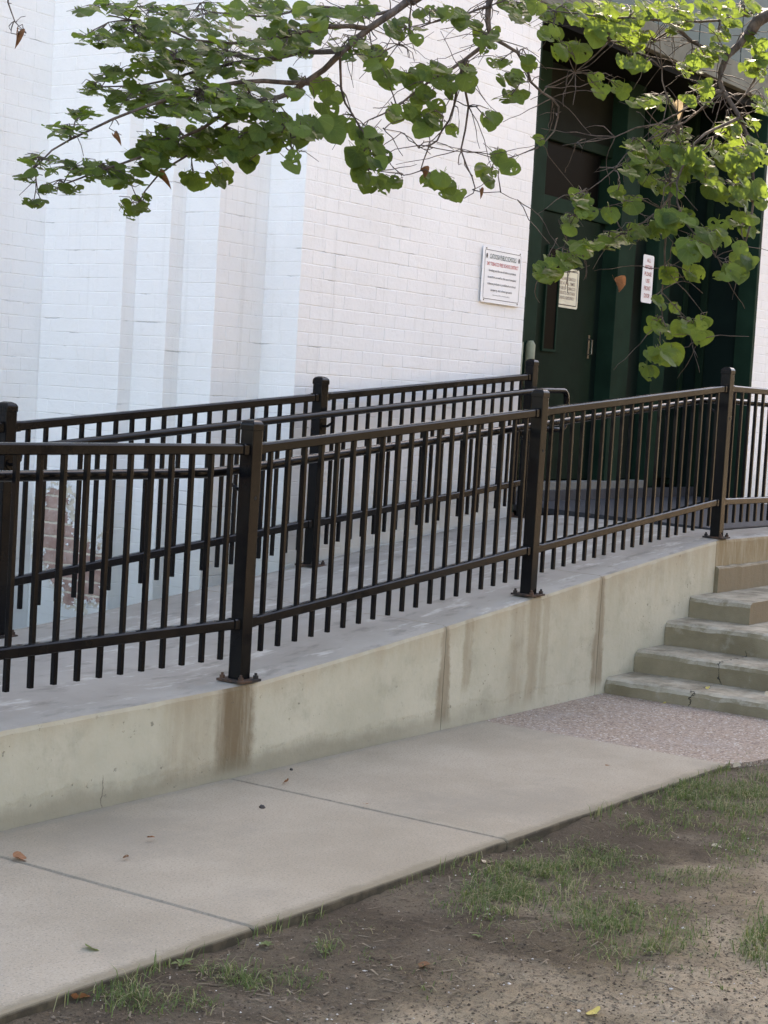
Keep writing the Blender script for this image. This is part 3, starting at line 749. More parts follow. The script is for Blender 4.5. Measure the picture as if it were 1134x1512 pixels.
def railing(name, label, y, posts, tops, hy, hand, side, holes):
    base = empty(name, (posts[1], y, deck(posts[1]))); tag(base, label, 'railing', 'black ramp railings')
    bpy.context.view_layer.update(); inv = base.matrix_world.inverted()
    for x in posts:
        z = deck(x); hgt = 1.058-.042
        p = inst('post', ME_POST, (x, y, z+.004), base, inv, (1, 1, hgt))
        pinv = None
        bpy.context.view_layer.update(); pinv = p.matrix_world.inverted()
        inst('cap', ME_CAP, (x, y, z+hgt), p, pinv); inst('base_plate', ME_PLATE, (x, y, z+.003), p, pinv)
        for sx in (-1, 1):
            for sy in (-1, 1): inst('bolt', ME_BOLT, (x+sx*.048, y+sy*.048, z+.012), p, pinv)
        if holes: inst('bolt_hole', ME_HOLE, (x+.004, y-.0324, z+.745), p, pinv)
    for i, (xa, xb) in enumerate(zip(posts, posts[1:])):
        za, zb_ = tops[i], tops[i+1]
        bar('top_rail', (xa+.031, y, za+(zb_-za)*.0135), (xb-.031, y, zb_-(zb_-za)*.0135), .038, .042, base, inv)
        ba, bb = za-.701, zb_-.701
        bar('bottom_rail', (xa+.031, y, ba), (xb-.031, y, bb), .038, .042, base, inv)
        for (xe, s, zt) in ((xa, 1, za), (xb, -1, zb_), (xa, 1, ba), (xb, -1, bb)):
            sl = (zb_-za)/(xb-xa)
            bar('rail_bracket', (xe+s*.0318, y, zt+.003+sl*s*.03), (xe+s*.068, y, zt+.003+sl*s*.068), .046, .048, base, inv)
        nP = 19; st = (xb-xa-2*G)/(nP-1)
        for k in range(nP):
            x = xa+G+k*st; f = (x-xa)/(xb-xa); zt = za+(zb_-za)*f-.030
            me, h = picket_mesh(.831)
            pk = inst('picket', me, (x+random.gauss(0, .0012), y+uni(-.001, .001), zt-h), base, inv); pk.rotation_euler = (random.gauss(0, .0015), random.gauss(0, .0022), random.gauss(0, .03))
    m = MB(); pts = []
    for (A, B) in zip(hand, hand[1:]):
        A = Vector(A); B = Vector(B); n_ = max(2, int((B-A).length/.25))
        for k in range(n_): pts.append(A.lerp(B, k/n_))
    pts.append(Vector(hand[-1])); m.tube(pts, .0200, 14); hr = m.build('handrail', M_BLACK, base, smooth=True); hr.matrix_parent_inverse = inv
    # brackets from posts to the pipe
    for x in posts:
        zz = None
        for A, B in zip(hand, hand[1:]):
            if A[0] <= x <= B[0] and B[0] > A[0]: zz = A[2]+(B[2]-A[2])*(x-A[0])/(B[0]-A[0]); break
        if zz is None: continue
        b = MB(); s = 1 if hy > y else -1
        b.tube([(x, y+s*.031, zz-.075), (x, y+s*.06, zz-.072), (x, hy-s*.004, zz-.05), (x, hy, zz-.018)], .0075, 8)
        b.tube([(x, y+s*.0315, zz-.075), (x, y+s*.037, zz-.075)], .024, 12)
        q = b.build('handrail_bracket', M_BLACK, base, smooth=False); q.matrix_parent_inverse = inv
    return base
NP = [3.219, 5.544, 7.869, 10.19, 12.515]
railing('ramp_railing', 'black metal railing along the outer edge of the ramp nearest the sidewalk', 4.427, NP,
        [1.322, 1.336, 1.543, 1.748, 1.748], 4.53,
        [(2.9, 4.53, 1.196), (5.40, 4.53, 1.212), (5.60, 4.53, 1.226), (10.05, 4.53, 1.640), (10.25, 4.53, 1.650), (12.7, 4.53, 1.650)], 1, True)
FP = [3.24, 5.562, 7.90, 10.236]
loop = [(2.9, 5.74, 1.20), (5.40, 5.74, 1.215), (5.62, 5.74, 1.235), (10.05, 5.74, 1.640), (10.25, 5.74, 1.655), (10.50, 5.74, 1.662)]
for k in range(1, 6): a = math.radians(90-18*k); loop.append((10.50+.06*math.cos(a), 5.74, 1.602+.06*math.sin(a)))
loop.append((10.56, 5.74, 1.46))
for k in range(1, 6): a = math.radians(-18*k); loop.append((10.50+.06*math.cos(a), 5.74, 1.46+.06*math.sin(a)))
loop += [(10.40, 5.74, 1.398), (10.27, 5.80, 1.392)]
railing('ramp_railing', 'black metal railing along the inner edge of the ramp beside the white wall', 5.84, FP,
        [1.325, 1.342, 1.552, 1.762], 5.74, loop, -1, False)

# ------------------------------------------------------------------ tree: branches and leaves
def blade_attr(me, co):
    at_ = me.attributes.new('blade', 'FLOAT_VECTOR', 'POINT'); at_.data.foreach_set('vector', [q for c_ in co for q in c_])
def leaf_mesh(name, mat, holes=0, curl=.18, seed=0):
    r = random.Random(seed); N = 16; V = []; F = []
    def outline(a):   # heart with its notch at the petiole (origin), tip at +Y, length about 1
        t_ = a
        x = .56*math.sin(t_)*(1+.10*math.cos(t_)); y = .50-.50*math.cos(t_)
        notch = math.exp(-(min(t_, 2*math.pi-t_)/.32)**2)*.11
        tip = math.exp(-(abs(t_-math.pi)/.30)**2)*.05
        return x, y+notch*.9-.06+tip
    rings = [.30, .66, 1.0]
    cx, cy = 0, .42
    V.append((cx, cy, 0))
    for q in rings:
        for k in range(N):
            a = 2*math.pi*k/N; x, y = outline(a); j = 1+(r.uniform(-.025, .025) if q == 1 else 0)
            V.append((cx+(x-cx)*q*j, cy+(y-cy)*q*j, 0))
    for k in range(N): F.append((0, 1+k, 1+(k+1) % N))
    for i in range(2):
        for k in range(N): F.append((1+i*N+k, 1+(i+1)*N+k, 1+(i+1)*N+(k+1) % N, 1+i*N+(k+1) % N))
    for _ in range(holes):
        j = r.randrange(N, len(F)); F[j] = None
    F = [f for f in F if f]
    flat = [(x, y, 0) for x, y, z in V]+[(0, 0, 0)]*4
    wv, wp = r.uniform(.01, .04), r.uniform(0, 6)
    bend = r.uniform(.05, .3)
    V = [(x, y, -abs(x)*curl*-1*1.0 - bend*(y-.2)**2 + wv*math.sin(5*math.atan2(x, y-.4)+wp)*math.hypot(x, y-.42)*2 + .012*r.uniform(-1, 1)) for x, y, z in V]
    # short petiole
    b = len(V); V += [(-.012, .02, 0), (.012, .02, 0), (.008, -.30, .05), (-.008, -.30, .05)]; F.append((b, b+1, b+2, b+3))
    me = bpy.data.meshes.new(name); me.from_pydata(V, [], F); me.update(); me.materials.append(mat); blade_attr(me, flat)
    me.polygons.foreach_set('use_smooth', [True]*len(me.polygons)); return me
LEAVES = [leaf_mesh('leaf', M_LEAF, h, c_, s) for s, (h, c_) in enumerate(((0, .10), (1, .25), (1, .15), (3, .2), (4, .12), (0, .45), (1, .05), (6, .3), (2, -.2), (8, .15)))]
DRY = [leaf_mesh('dry_leaf', M_DRYLEAF, 1, .8, 31), leaf_mesh('dry_leaf', M_ORANGE, 1, .7, 32), leaf_mesh('dry_leaf', M_YELLOW, 0, .4, 33), leaf_mesh('dry_leaf', M_TANLEAF, 1, .6, 34)]
FALLEN = [leaf_mesh('fallen_leaf', m_, 1, c_, 40+i) for i, (m_, c_) in enumerate(((M_DRYLEAF, .3), (M_ORANGE, .35), (M_YELLOW, .25), (M_TANLEAF, .4)))]
TB = Vector((7.45, 1.45, -.06))
tree = tag(empty('redbud_tree', TB), 'redbud tree at right with round green leaves hanging over the ramp', 'tree')
bpy.context.view_layer.update(); TI = tree.matrix_world.inverted()
def smooth_path(P, step=.05, jit=.006):
    out = []
    P = [Vector(p) for p in P]
    for i in range(len(P)-1):
        p0 = P[max(i-1, 0)]; p1 = P[i]; p2 = P[i+1]; p3 = P[min(i+2, len(P)-1)]
        n_ = max(2, int((p2-p1).length/step))
        for k in range(n_):
            t_ = k/n_
            q = .5*((2*p1)+(p2-p0)*t_+(2*p0-5*p1+4*p2-p3)*t_*t_+(3*p1-p0-3*p2+p3)*t_**3)
            out.append(q+Vector((uni(-jit, jit), uni(-jit, jit), uni(-jit, jit))))
    out.append(P[-1]); return out
nodes = []   # branch points for twigs to spring from
def branch(P, r0, r1, name='branch', n=7, jit=.006, keep=True):
    pts_ = smooth_path(P, .06, jit); L = len(pts_)
    m = MB(); m.tube(pts_, [r0+(r1-r0)*(i/(L-1))**.8 for i in range(L)], n)
    o = m.build(name, M_BARK, tree, smooth=True); o.matrix_parent_inverse = TI
    if keep:
        for i, p in enumerate(pts_):
            if i % 2 == 0: nodes.append((p, r0+(r1-r0)*i/(L-1)))
    return o
def A(*q): return [at(*p) for p in q]
# trunk and limbs outside the frame
fork = TB+Vector((-.15, .12, 1.25))
branch([TB, TB+Vector((.03, .02, .5)), fork, TB+Vector((-.35, .35, 2.2))], .12, .075, 'trunk', 12, .004, False)
L0 = TB+Vector((-.35, .35, 2.2))
branch([fork, TB+Vector((.15, -.3, 2.2)), TB+Vector((.35, -.8, 3.6))], .07, .03, 'branch', 9, .004, False)
branch([L0, TB+Vector((-.6, .6, 2.9)), at(1330, -120, 6.5), at(1050, -190, 6.2), at(800, -120, 6.0), at(680, -50, 5.95), at(606, 0, 5.9)], .060, .022, keep=False)
branch([L0, at(1400, 60, 6.75), at(1240, 20, 6.65), at(1134, 22, 6.6), at(1109, 46, 6.55)], .050, .022, keep=False)
branch([at(1050, -190, 6.2), at(880, -110, 6.25), at(760, -40, 6.25), at(722, 0, 6.2)], .026, .012, keep=False)
# left limb and its side branches
branch(A((606, 0, 5.9), (547, 41, 5.86), (502, 78, 5.82), (454, 122, 5.8), (410, 142, 5.78), (376, 150, 5.75), (330, 168, 5.7), (270, 205, 5.65), (210, 232, 5.6), (150, 250, 5.6), (95, 272, 5.58)), .0135, .0025)
branch(A((547, 41, 5.86), (480, 42, 5.8), (400, 60, 5.8), (310, 62, 5.75), (230, 40, 5.7), (160, 22, 5.7)), .009, .002)
branch(A((502, 78, 5.82), (440, 78, 5.9), (370, 90, 5.9), (290, 105, 5.9), (210, 125, 5.88), (150, 128, 5.85)), .010, .002)
branch(A((454, 122, 5.8), (390, 118, 5.7), (320, 128, 5.62), (240, 148, 5.58), (170, 175, 5.5), (100, 205, 5.48), (35, 262, 5.45)), .009, .002)
branch(A((376, 150, 5.75), (330, 190, 5.8), (280, 225, 5.84), (230, 262, 5.86), (205, 300, 5.86)), .007, .002)
branch(A((410, 142, 5.78), (400, 175, 5.72), (415, 205, 5.7), (430, 225, 5.7)), .005, .002)
branch(A((606, 0, 5.9), (560, 20, 6.05), (470, 10, 6.05), (380, 25, 6.0), (290, 12, 6.0)), .008, .002)
branch(A((502, 78, 5.82), (505, 130, 5.9), (520, 170, 5.92), (545, 205, 5.95), (545, 250, 5.95)), .005, .002)
# middle limb
branch(A((722, 0, 6.2), (720, 30, 6.2), (727, 54, 6.2)), .012, .009)
branch(A((727, 54, 6.2), (687, 89, 6.15), (636, 118, 6.1), (587, 155, 6.05), (543, 178, 6.0)), .009, .002)
branch(A((690, 88, 6.15), (682, 111, 6.15), (669, 155, 6.15), (654, 193, 6.15), (632, 218, 6.15), (621, 252, 6.13), (595, 259, 6.1)), .006, .0015)
branch(A((682, 111, 6.15), (691, 159, 6.2), (680, 222, 6.25), (698, 263, 6.25), (698, 285, 6.27), (676, 293, 6.27)), .005, .0012)
branch(A((700, 282, 6.26), (735, 285, 6.26), (765, 296, 6.26)), .002, .001)
branch(A((727, 54, 6.2), (765, 78, 6.25), (784, 122, 6.3), (815, 145, 6.35), (825, 172, 6.38), (800, 212, 6.4), (740, 238, 6.4)), .007, .0015)
branch(A((722, 10, 6.2), (660, 30, 6.1), (610, 45, 6.05), (570, 90, 6.0)), .005, .0015)
branch(A((620, 215, 6.15), (590, 195, 6.1), (565, 190, 6.1)), .002, .001)
# right limbs
J = (1073, 85, 6.5)
branch(A((1109, 46, 6.55), J, (1062, 110, 6.48), (1067, 135, 6.46), (1095, 172, 6.42), (1110, 230, 6.4), (1112, 300, 6.4), (1100, 360, 6.38)), .016, .003)
branch(A(J, (1020, 60, 6.45), (985, 32, 6.4), (930, 28, 6.35), (860, 20, 6.3), (790, 15, 6.3)), .008, .002)
branch(A((1134, 15, 6.7), (1060, 30, 6.6), (1010, 33, 6.5), (960, 60, 6.45), (900, 62, 6.4), (850, 105, 6.38), (805, 128, 6.36)), .007, .0015)
branch(A((1067, 135, 6.46), (1015, 151, 6.5), (1003, 178, 6.52), (995, 230, 6.52), (985, 330, 6.5), (980, 400, 6.5), (978, 470, 6.5), (975, 520, 6.5)), .009, .0015)
branch(A((1062, 120, 6.48), (1000, 168, 6.4), (940, 190, 6.35), (880, 208, 6.3), (830, 215, 6.3)), .005, .001)
branch(A((1067, 135, 6.46), (1010, 180, 6.42), (950, 210, 6.36), (905, 250, 6.3), (870, 280, 6.3), (838, 320, 6.3)), .005, .001)
branch(A((995, 230, 6.52), (1010, 255, 6.45), (975, 310, 6.4), (920, 345, 6.35), (860, 375, 6.3), (800, 398, 6.28)), .006, .0015)
branch(A((1095, 172, 6.42), (1040, 200, 6.3), (1010, 240, 6.25), (1000, 300, 6.2), (1030, 350, 6.2), (1080, 400, 6.2)), .007, .0015)
branch(A((1109, 46, 6.55), (1120, 100, 6.6), (1100, 140, 6.6), (1075, 165, 6.6), (1060, 200, 6.6), (1020, 235, 6.6)), .006, .0015)
branch(A((1000, 168, 6.4), (985, 140, 6.4), (975, 100, 6.4), (965, 60, 6.4)), .004, .0015)
branch(A((978, 430, 6.5), (1000, 455, 6.48), (1020, 480, 6.46), (1035, 500, 6.45)), .002, .001)
branch(A((15, -30, 5.7), (12, 5, 5.7), (20, 30, 5.7), (38, 48, 5.7)), .004, .001)
branch([at(680, -50, 5.95), at(560, -95, 5.85), at(400, -105, 5.75), at(230, -60, 5.7), at(120, -40, 5.7), at(15, -30, 5.7)], .010, .004, keep=False)

CL = [ # px, py, rx, ry, count, facing (0 = lies flat, 1 = faces the open side), size
 (150,15,35,12,7,.3,1),(140,60,28,10,7,.3,.9),(220,20,50,18,12,.4,1),(300,28,60,26,20,.4,1),(400,15,60,16,16,.5,1),(480,25,40,18,9,.6,1),
 (200,55,50,22,16,.3,1),(260,88,60,30,28,.4,1),(340,85,60,30,24,.4,1),(425,60,45,26,13,.6,1),(170,110,36,14,10,.3,1),(140,132,24,8,6,.2,.9),
 (212,150,56,24,24,.35,1),(290,150,58,30,30,.4,1),(360,150,46,30,20,.5,1),(122,166,20,8,5,.2,.9),(100,195,34,12,9,.25,.9),(58,238,28,10,6,.2,.9),(40,262,16,5,4,.2,.9),
 (50,298,14,8,3,.4,.9),(110,248,38,12,11,.3,.9),(160,255,40,14,13,.3,1),(88,280,28,8,6,.3,.9),(190,268,24,12,7,.4,1),(216,240,38,18,13,.4,1),(192,308,14,12,3,.7,.9),(212,298,12,10,3,.6,.8),
 (250,212,38,22,15,.5,1),(302,212,40,22,15,.6,1),(285,265,22,8,4,.8,.9),(325,262,14,12,3,.9,1.1),(350,212,32,18,9,.7,1),(368,240,8,8,2,.9,1),(392,205,26,14,6,.8,1.1),(418,188,20,18,6,.8,1.1),
 (432,236,6,8,1,1,1.35),(440,205,12,18,3,.9,1.2),(465,190,26,18,7,.8,1.1),(500,190,12,10,2,.9,1.1),(480,142,12,18,2,.9,1.4),(545,200,20,10,5,.8,1),(530,232,12,14,3,.8,1.1),(556,228,10,16,3,.9,1.1),
 (532,256,10,6,2,.9,1),(546,272,12,8,3,.8,1.1),(572,272,16,12,5,.8,1),(440,130,12,20,2,.8,1.2),(510,60,25,30,6,.6,1),
 (552,88,22,12,4,.8,1.1),(575,112,14,10,3,.9,1.1),(600,112,14,12,3,.9,1),(640,105,26,12,7,.7,1),(625,142,16,14,4,.8,1.1),(655,132,18,12,4,.8,1),(692,112,8,14,3,1,1.2),(640,168,12,14,4,.8,1.1),
 (606,166,10,10,3,.9,1),(583,168,8,6,2,1,1),(630,186,8,8,2,1,1.1),(668,193,5,5,1,1,1),(648,270,18,10,6,.8,1),(668,288,10,8,3,.8,1),(640,20,28,12,6,.6,1),(690,30,24,12,5,.7,1),(600,45,26,16,6,.7,1),
 (740,92,12,8,3,.7,.9),(752,112,12,12,4,.7,1),(755,142,18,6,4,.6,1),(724,180,8,8,2,1,1),(722,256,10,10,3,.6,1),(738,228,8,8,2,1,1.35),(755,241,5,5,1,1,1.3),(795,210,4,4,1,.5,.8),(780,90,10,14,3,.7,.9),
 (780,18,26,18,9,.6,1),(838,20,26,16,8,.8,1.1),(812,50,12,12,3,.9,1.1),(862,24,20,14,5,.8,1.1),(852,72,10,6,2,1,1.4),(828,74,8,6,2,1,1.2),(882,40,14,14,3,1,1.3),(908,22,26,14,6,.8,1.1),(925,50,14,12,3,1,1.2),(900,46,8,8,1,1,1.1),
 (884,118,6,6,1,1,1.3),(888,135,4,6,1,1,1),(912,132,10,10,2,1,1.2),(930,92,10,8,3,.9,1.1),(948,96,4,4,1,1,1.2),(945,60,16,12,4,.8,1),
 (965,18,26,12,7,.7,1),(1000,18,26,14,9,.7,1),(1005,42,14,8,4,.7,.9),(1062,50,18,10,5,.7,.9),(1085,30,18,12,4,.7,.9),(1110,60,14,14,4,.7,.9),
 (968,152,36,8,9,.5,.9),(1020,100,16,12,5,.7,1),(1040,85,14,10,3,.7,1),(936,216,26,8,5,.6,1),(1000,228,28,12,9,.9,1.2),(1020,245,28,16,8,.9,1.3),(955,238,26,16,9,.7,1),(1052,230,26,22,8,.8,1.2),(1104,228,24,22,10,.8,1.2),(1075,195,16,10,4,.7,1),
 (985,272,34,12,10,.6,1),(1082,282,26,18,8,.8,1.1),(1116,290,12,18,5,.8,1.1),(1050,275,16,14,5,.8,1.1),(856,296,14,14,6,.7,.9),(842,330,12,8,4,.6,.9),(868,318,10,10,3,.7,.9),(902,312,6,6,1,1,1.1),(932,300,16,8,4,.7,1),(912,285,8,6,2,.8,.9),
 (832,386,24,8,7,.6,.9),(808,402,12,10,4,.8,1),(868,366,30,10,9,.5,.9),(920,350,30,10,8,.5,.9),(960,342,26,10,8,.7,1),(1000,328,26,18,10,.8,1.1),(1052,350,22,18,8,.9,1.2),(1092,380,16,18,5,.9,1.1),(1082,406,22,8,4,.9,1.2),(1024,368,18,12,5,.9,1.2),
 (982,402,10,8,2,1,1.2),(1018,404,10,6,2,.9,1.1),(1100,330,18,14,6,.8,1),(975,445,8,5,2,.8,.9),(994,458,4,4,1,1,.8),(964,482,10,8,3,.9,.9),(985,488,5,5,1,1,.9),(1012,482,10,8,3,.9,1),(1034,498,6,6,2,1,1.1),(1035,478,6,6,2,.9,1),
 (968,522,10,6,3,.9,.9),(990,522,8,6,2,1,1.5),(958,546,4,4,1,1,1.2),(1095,12,30,12,9,.7,.9),(1050,14,24,12,8,.7,.9),(1115,95,16,20,7,.7,.9),(1060,78,22,12,6,.7,.9),(1125,150,10,20,5,.7,.9),(1030,140,20,20,5,.7,.9),(990,200,30,12,7,.7,.9),(1090,180,24,12,6,.7,.9),(940,20,26,12,6,.7,.9),(880,12,30,10,6,.7,.9),(760,10,26,10,6,.7,.9),(720,60,20,16,4,.7,.9),(530,20,30,14,7,.6,.9),(930,255,10,8,3,.8,1),(900,360,14,8,4,.5,.9),(1090,250,10,10,3,.8,1.1)]
leafdata = []; twigs = MB()
OPEN = Vector((-.55, -.75, .35)).normalized()
def leaf_matrix(p, facing, s):
    nrm = (Vector((0, 0, 1))*(1-facing*.75)+OPEN*facing+Vector((uni(-1, 1), uni(-1, 1), uni(-.6, .6)))*.42).normalized()
    tipd = Vector((uni(-1, 1), uni(-1, 1), -.25-1.1*facing)); tipd = (tipd-nrm*tipd.dot(nrm)).normalized()
    xa = tipd.cross(nrm)
    Mx = Matrix((xa, tipd, nrm)).transposed().to_4x4() @ Matrix.Scale(s, 4)
    Mx.translation = p; return Mx
def nearest(p):
    return min(nodes, key=lambda q: (q[0]-p).length_squared)
for (x, y, rx, ry, n_, fc, sz) in CL:
    q0 = at(x, y, 6.0); best = None
    for (b, r) in nodes:
        bx, by, bd = pix(b); dd_ = (bx-x)**2+(by-y)**2
        if best is None or dd_ < best[0]: best = (dd_, b, bd, r)
    d0 = best[2]+uni(-.12, .12)
    cpt = at(x, y-ry*.3, d0); b = best[1]
    mid = b.lerp(cpt, .5)+Vector((uni(-.02, .02), uni(-.02, .02), .02))
    tp = smooth_path([b, mid, cpt], .04, .004)
    twigs.tube(tp, [min(best[3], .0028)*(1-.5*i/len(tp)) for i in range(len(tp))], 5)
    subs = [tp[i] for i in range(len(tp)//2, len(tp))]
    core = 170 < x < 440 and 50 < y < 235; n_ = int(n_*(3.6 if core else 2.3 if x < 480 else 2.0)+.5)
    for k in range(n_):
        a = uni(0, 6.283); rr = math.sqrt(rnd())
        lx, ly = x+rx*rr*math.cos(a), y+ry*rr*math.sin(a)
        p = at(lx, ly, d0+uni(-.16, .16)*(1+rx/40)); s = uni(.036, .070)*(1+(sz-1)*.8)*(.9 if x < 480 else 1)
        Mx = leaf_matrix(p, fc, s)
        # the blade hangs below its petiole: centre it on the spot
        p = p-(Mx.to_3x3() @ Vector((0, .42, 0))); Mx.translation = p
        leafdata.append((Mx, lx, ly, s))
        if rnd() < .75:
            q = random.choice(subs); e = p+(Mx.to_3x3() @ Vector((0, -.28, .04)))
            if (e-q).length < .3:
                mm = q.lerp(e, .5)+Vector((uni(-.012, .012), uni(-.012, .012), uni(-.01, .015)))
                twigs.tube([q, mm, e], [.0016, .0013, .0009], 4, cap=False)
# bare fine twigs
for _ in range(430):
    b, r = random.choice(nodes); bx, by, bd = pix(b)
    if bx < 470 and rnd() < .6: continue
    dirv = Vector((uni(-1, 1), uni(-1, 1), uni(-.9, .5))).normalized(); L = uni(.08, .26) if bx > 470 else uni(.04, .10)
    P_ = [b, b+dirv*L*.5+Vector((0, 0, uni(-.02, .02))), b+dirv*L+Vector((uni(-.05, .05), uni(-.05, .05), uni(-.05, .02)))]
    ex, ey, _d = pix(P_[-1])
    if (ex < 790 and ey > 270) or (ex < 470 and ey > 235): continue
    tp = smooth_path(P_, .03, .004); twigs.tube(tp, [.0022*(1-.65*i/len(tp)) for i in range(len(tp))], 4)
o = twigs.build('twigs', M_BARK, tree, smooth=True); o.matrix_parent_inverse = TI; tag(o, kind='stuff')
# the largest, least crowded leaves are single objects
order = sorted(range(len(leafdata)), key=lambda i: -(leafdata[i][3]*(1.25 if leafdata[i][1] > 520 else 1.0)))
single = set(order[:296]); fol = MB(); folco = []
def blade_of(me): return [tuple(d.vector) for d in me.attributes['blade'].data]
BL_CO = {me.name: blade_of(me) for me in LEAVES}
for i, (Mx, lx, ly, s) in enumerate(leafdata):
    me = LEAVES[i % len(LEAVES)]
    if i in single:
        o = bpy.data.objects.new('leaf', me); link(o, tree); o.matrix_parent_inverse = TI; o.matrix_basis = Mx
    else: fol.add([Mx @ v.co for v in me.vertices], [tuple(f.vertices) for f in me.polygons]); folco += BL_CO[me.name]
# unseen crown of the tree above the frame, added for its shade
for _ in range(1100):
    a = uni(0, 6.283); u_ = rnd()**.5; zz = uni(-1, 1)
    p = Vector((6.6+1.9*u_*math.cos(a)*math.sqrt(1-zz*zz*.7), 1.2+1.3*u_*math.sin(a)*math.sqrt(1-zz*zz*.7), 4.75+.7*zz))
    px, py, d = pix(p)
    if py > -30 and -20 < px < 1150: continue
    Mx = leaf_matrix(p, .3, uni(.06, .09)); me = LEAVES[_ % len(LEAVES)]
    fol.add([Mx @ v.co for v in me.vertices], [tuple(f.vertices) for f in me.polygons]); folco += BL_CO[me.name]
o = fol.build('foliage', M_LEAF, tree, smooth=True); blade_attr(o.data, folco); o.matrix_parent_inverse = TI; tag(o, kind='stuff')
for (x, y, d, k, s, lab) in ((24, 62, 5.7, 0, .085, 'curled brown dead leaf'), (236, 275, 5.85, 0, .09, 'brown dead leaf'), (906, 424, 6.3, 1, .085, 'orange dead leaf'), (708, 292, 6.26, 0, .055, 'small dark dead leaf'),
                        (168, 215, 5.55, 0, .06, 'small brown dead leaf'), (994, 166, 6.45, 3, .11, 'tan dead leaf'), (621, 262, 6.13, 0, .055, 'small brown dead leaf')):
    Mx = leaf_matrix(at(x, y-12, d), 1.0, s) @ Matrix.Diagonal((.24, .6, 1.2, 1)); o = bpy.data.objects.new('dry_leaf', DRY[k]); link(o, tree); o.matrix_parent_inverse = TI; o.matrix_basis = Mx; o['label'] = lab

# ------------------------------------------------------------------ grass, crumbs, weeds
m = MB()
def blade(m, p, L, w, lean):
    a = uni(0, 6.283); d = Vector((math.cos(a), math.sin(a), 0)); s = Vector((-d.y, d.x, 0))*w
    p = Vector(p); q = p+d*lean*L*.35+Vector((0, 0, L*.6)); e = p+d*lean*L+Vector((0, 0, L*(1-.35*lean)))
    m.add([p-s, p+s, q+s*.8, q-s*.8, e], [(0, 1, 2, 3), (3, 2, 4)])
GP = [(1060,1190,80,26,1500,.055),(1010,1175,50,16,500,.05),(1120,1170,30,24,500,.055),(960,1220,44,14,350,.04),(795,1300,50,26,800,.06),(740,1325,44,26,650,.06),(850,1270,44,14,350,.04),(900,1265,40,14,200,.035),
 (905,1372,70,22,550,.045),(940,1400,36,22,380,.065),(860,1360,30,18,200,.05),(1122,1392,16,24,300,.065),(1085,1250,50,26,380,.04),(1000,1285,56,22,260,.04),(1050,1300,60,24,200,.04),(350,1455,60,13,320,.045),(260,1452,50,10,220,.045),(200,1482,50,12,260,.05),
 (420,1450,40,12,90,.03),(480,1408,10,8,40,.045),(700,1345,30,20,160,.04),(1000,1380,60,26,180,.04),(660,1440,40,30,25,.03),(1040,1430,60,30,60,.03),(580,1330,50,20,50,.03),(540,1400,60,30,40,.03),(300,1490,60,12,90,.035),(920,1300,60,24,160,.035)]
for (x, y, rx, ry, n_, L) in GP:
    k = 0
    while k < n_:
        # small tufts
        tx, ty = random.gauss(x, rx*.68), random.gauss(y, ry*.72); c0 = at_z(tx, ty, -.05)
        if n3(c0.x*7, c0.y*7, 2.5) < -.2: k += 1; continue
        for _ in range(random.randint(2, 6)):
            gx_, gy_ = c0.x+random.gauss(0, .022), c0.y+random.gauss(0, .022); k += .78
            if gy_ > 3.08 and gx_ < 7.41 or gx_ > 8.4: continue
            blade(m, (gx_, gy_, soil_z(gx_, gy_)-.004), L*uni(.25, 1.15), uni(.0009, .0018), uni(.3, 1.9))
for _ in range(420):  # fringe along the sidewalk edge
    x = uni(2.9, 7.4); 
    if n3(x*2.1, 8.8) < .05 and x < 6.9: continue
    gy_ = 3.075-abs(random.gauss(0, .02)); blade(m, (x, gy_, soil_z(x, gy_)-.004), uni(.03, .075), uni(.001, .002), uni(.2, .9))
tag(m.build('grass', M_GRASS), 'sparse green grass growing in patches on the bare soil', 'grass', kind='stuff')
m = MB()
for _ in range(15000):
    px, py = uni(-20, 1150), uni(1120, 1530); p = at_z(px, py, -.05)
    if p.y > 3.07 or p.x > 8: continue
    lump(m, (p.x, p.y, soil_z(p.x, p.y)+.001), uni(.0015, .0050)*(1 if rnd() < .95 else 2.0), .55)
tag(m.build('soil_crumbs', M_CRUMB), 'crumbs of soil and tiny stones scattered over the bare ground', 'soil', kind='stuff')
m = MB()
for _ in range(1300):
    px, py = uni(-20, 1150), uni(1150, 1530); p = at_z(px, py, -.05)
    if p.y > 3.06 or p.x > 8: continue
    a_ = uni(0, 6.28); L = uni(.006, .026); w = uni(.001, .004); d = Vector((math.cos(a_), math.sin(a_), uni(-.15, .15)))*L; sv = Vector((-math.sin(a_), math.cos(a_), 0))*w
    c0 = Vector((p.x, p.y, soil_z(p.x, p.y)+.004)); up_ = Vector((0, 0, .0015))
    m.add([c0-d-sv, c0+d-sv*.5, c0+d+sv*.5, c0-d+sv, c0+up_], [(0, 1, 4), (1, 2, 4), (2, 3, 4), (3, 0, 4)])
t = NT('litter_bits'); ri = t.g.outputs['Random Per Island']; c = t.mix(ri, (.05, .034, .022), (.24, .185, .125)); c = t.mix(t.ramp(ri, .985, .99), c, (.42, .38, .32))
tag(m.build('litter_bits', t.fin(c, .85, 0, .2)), 'bits of straw, bark and dry leaf strewn on the bare soil', 'litter', kind='stuff')
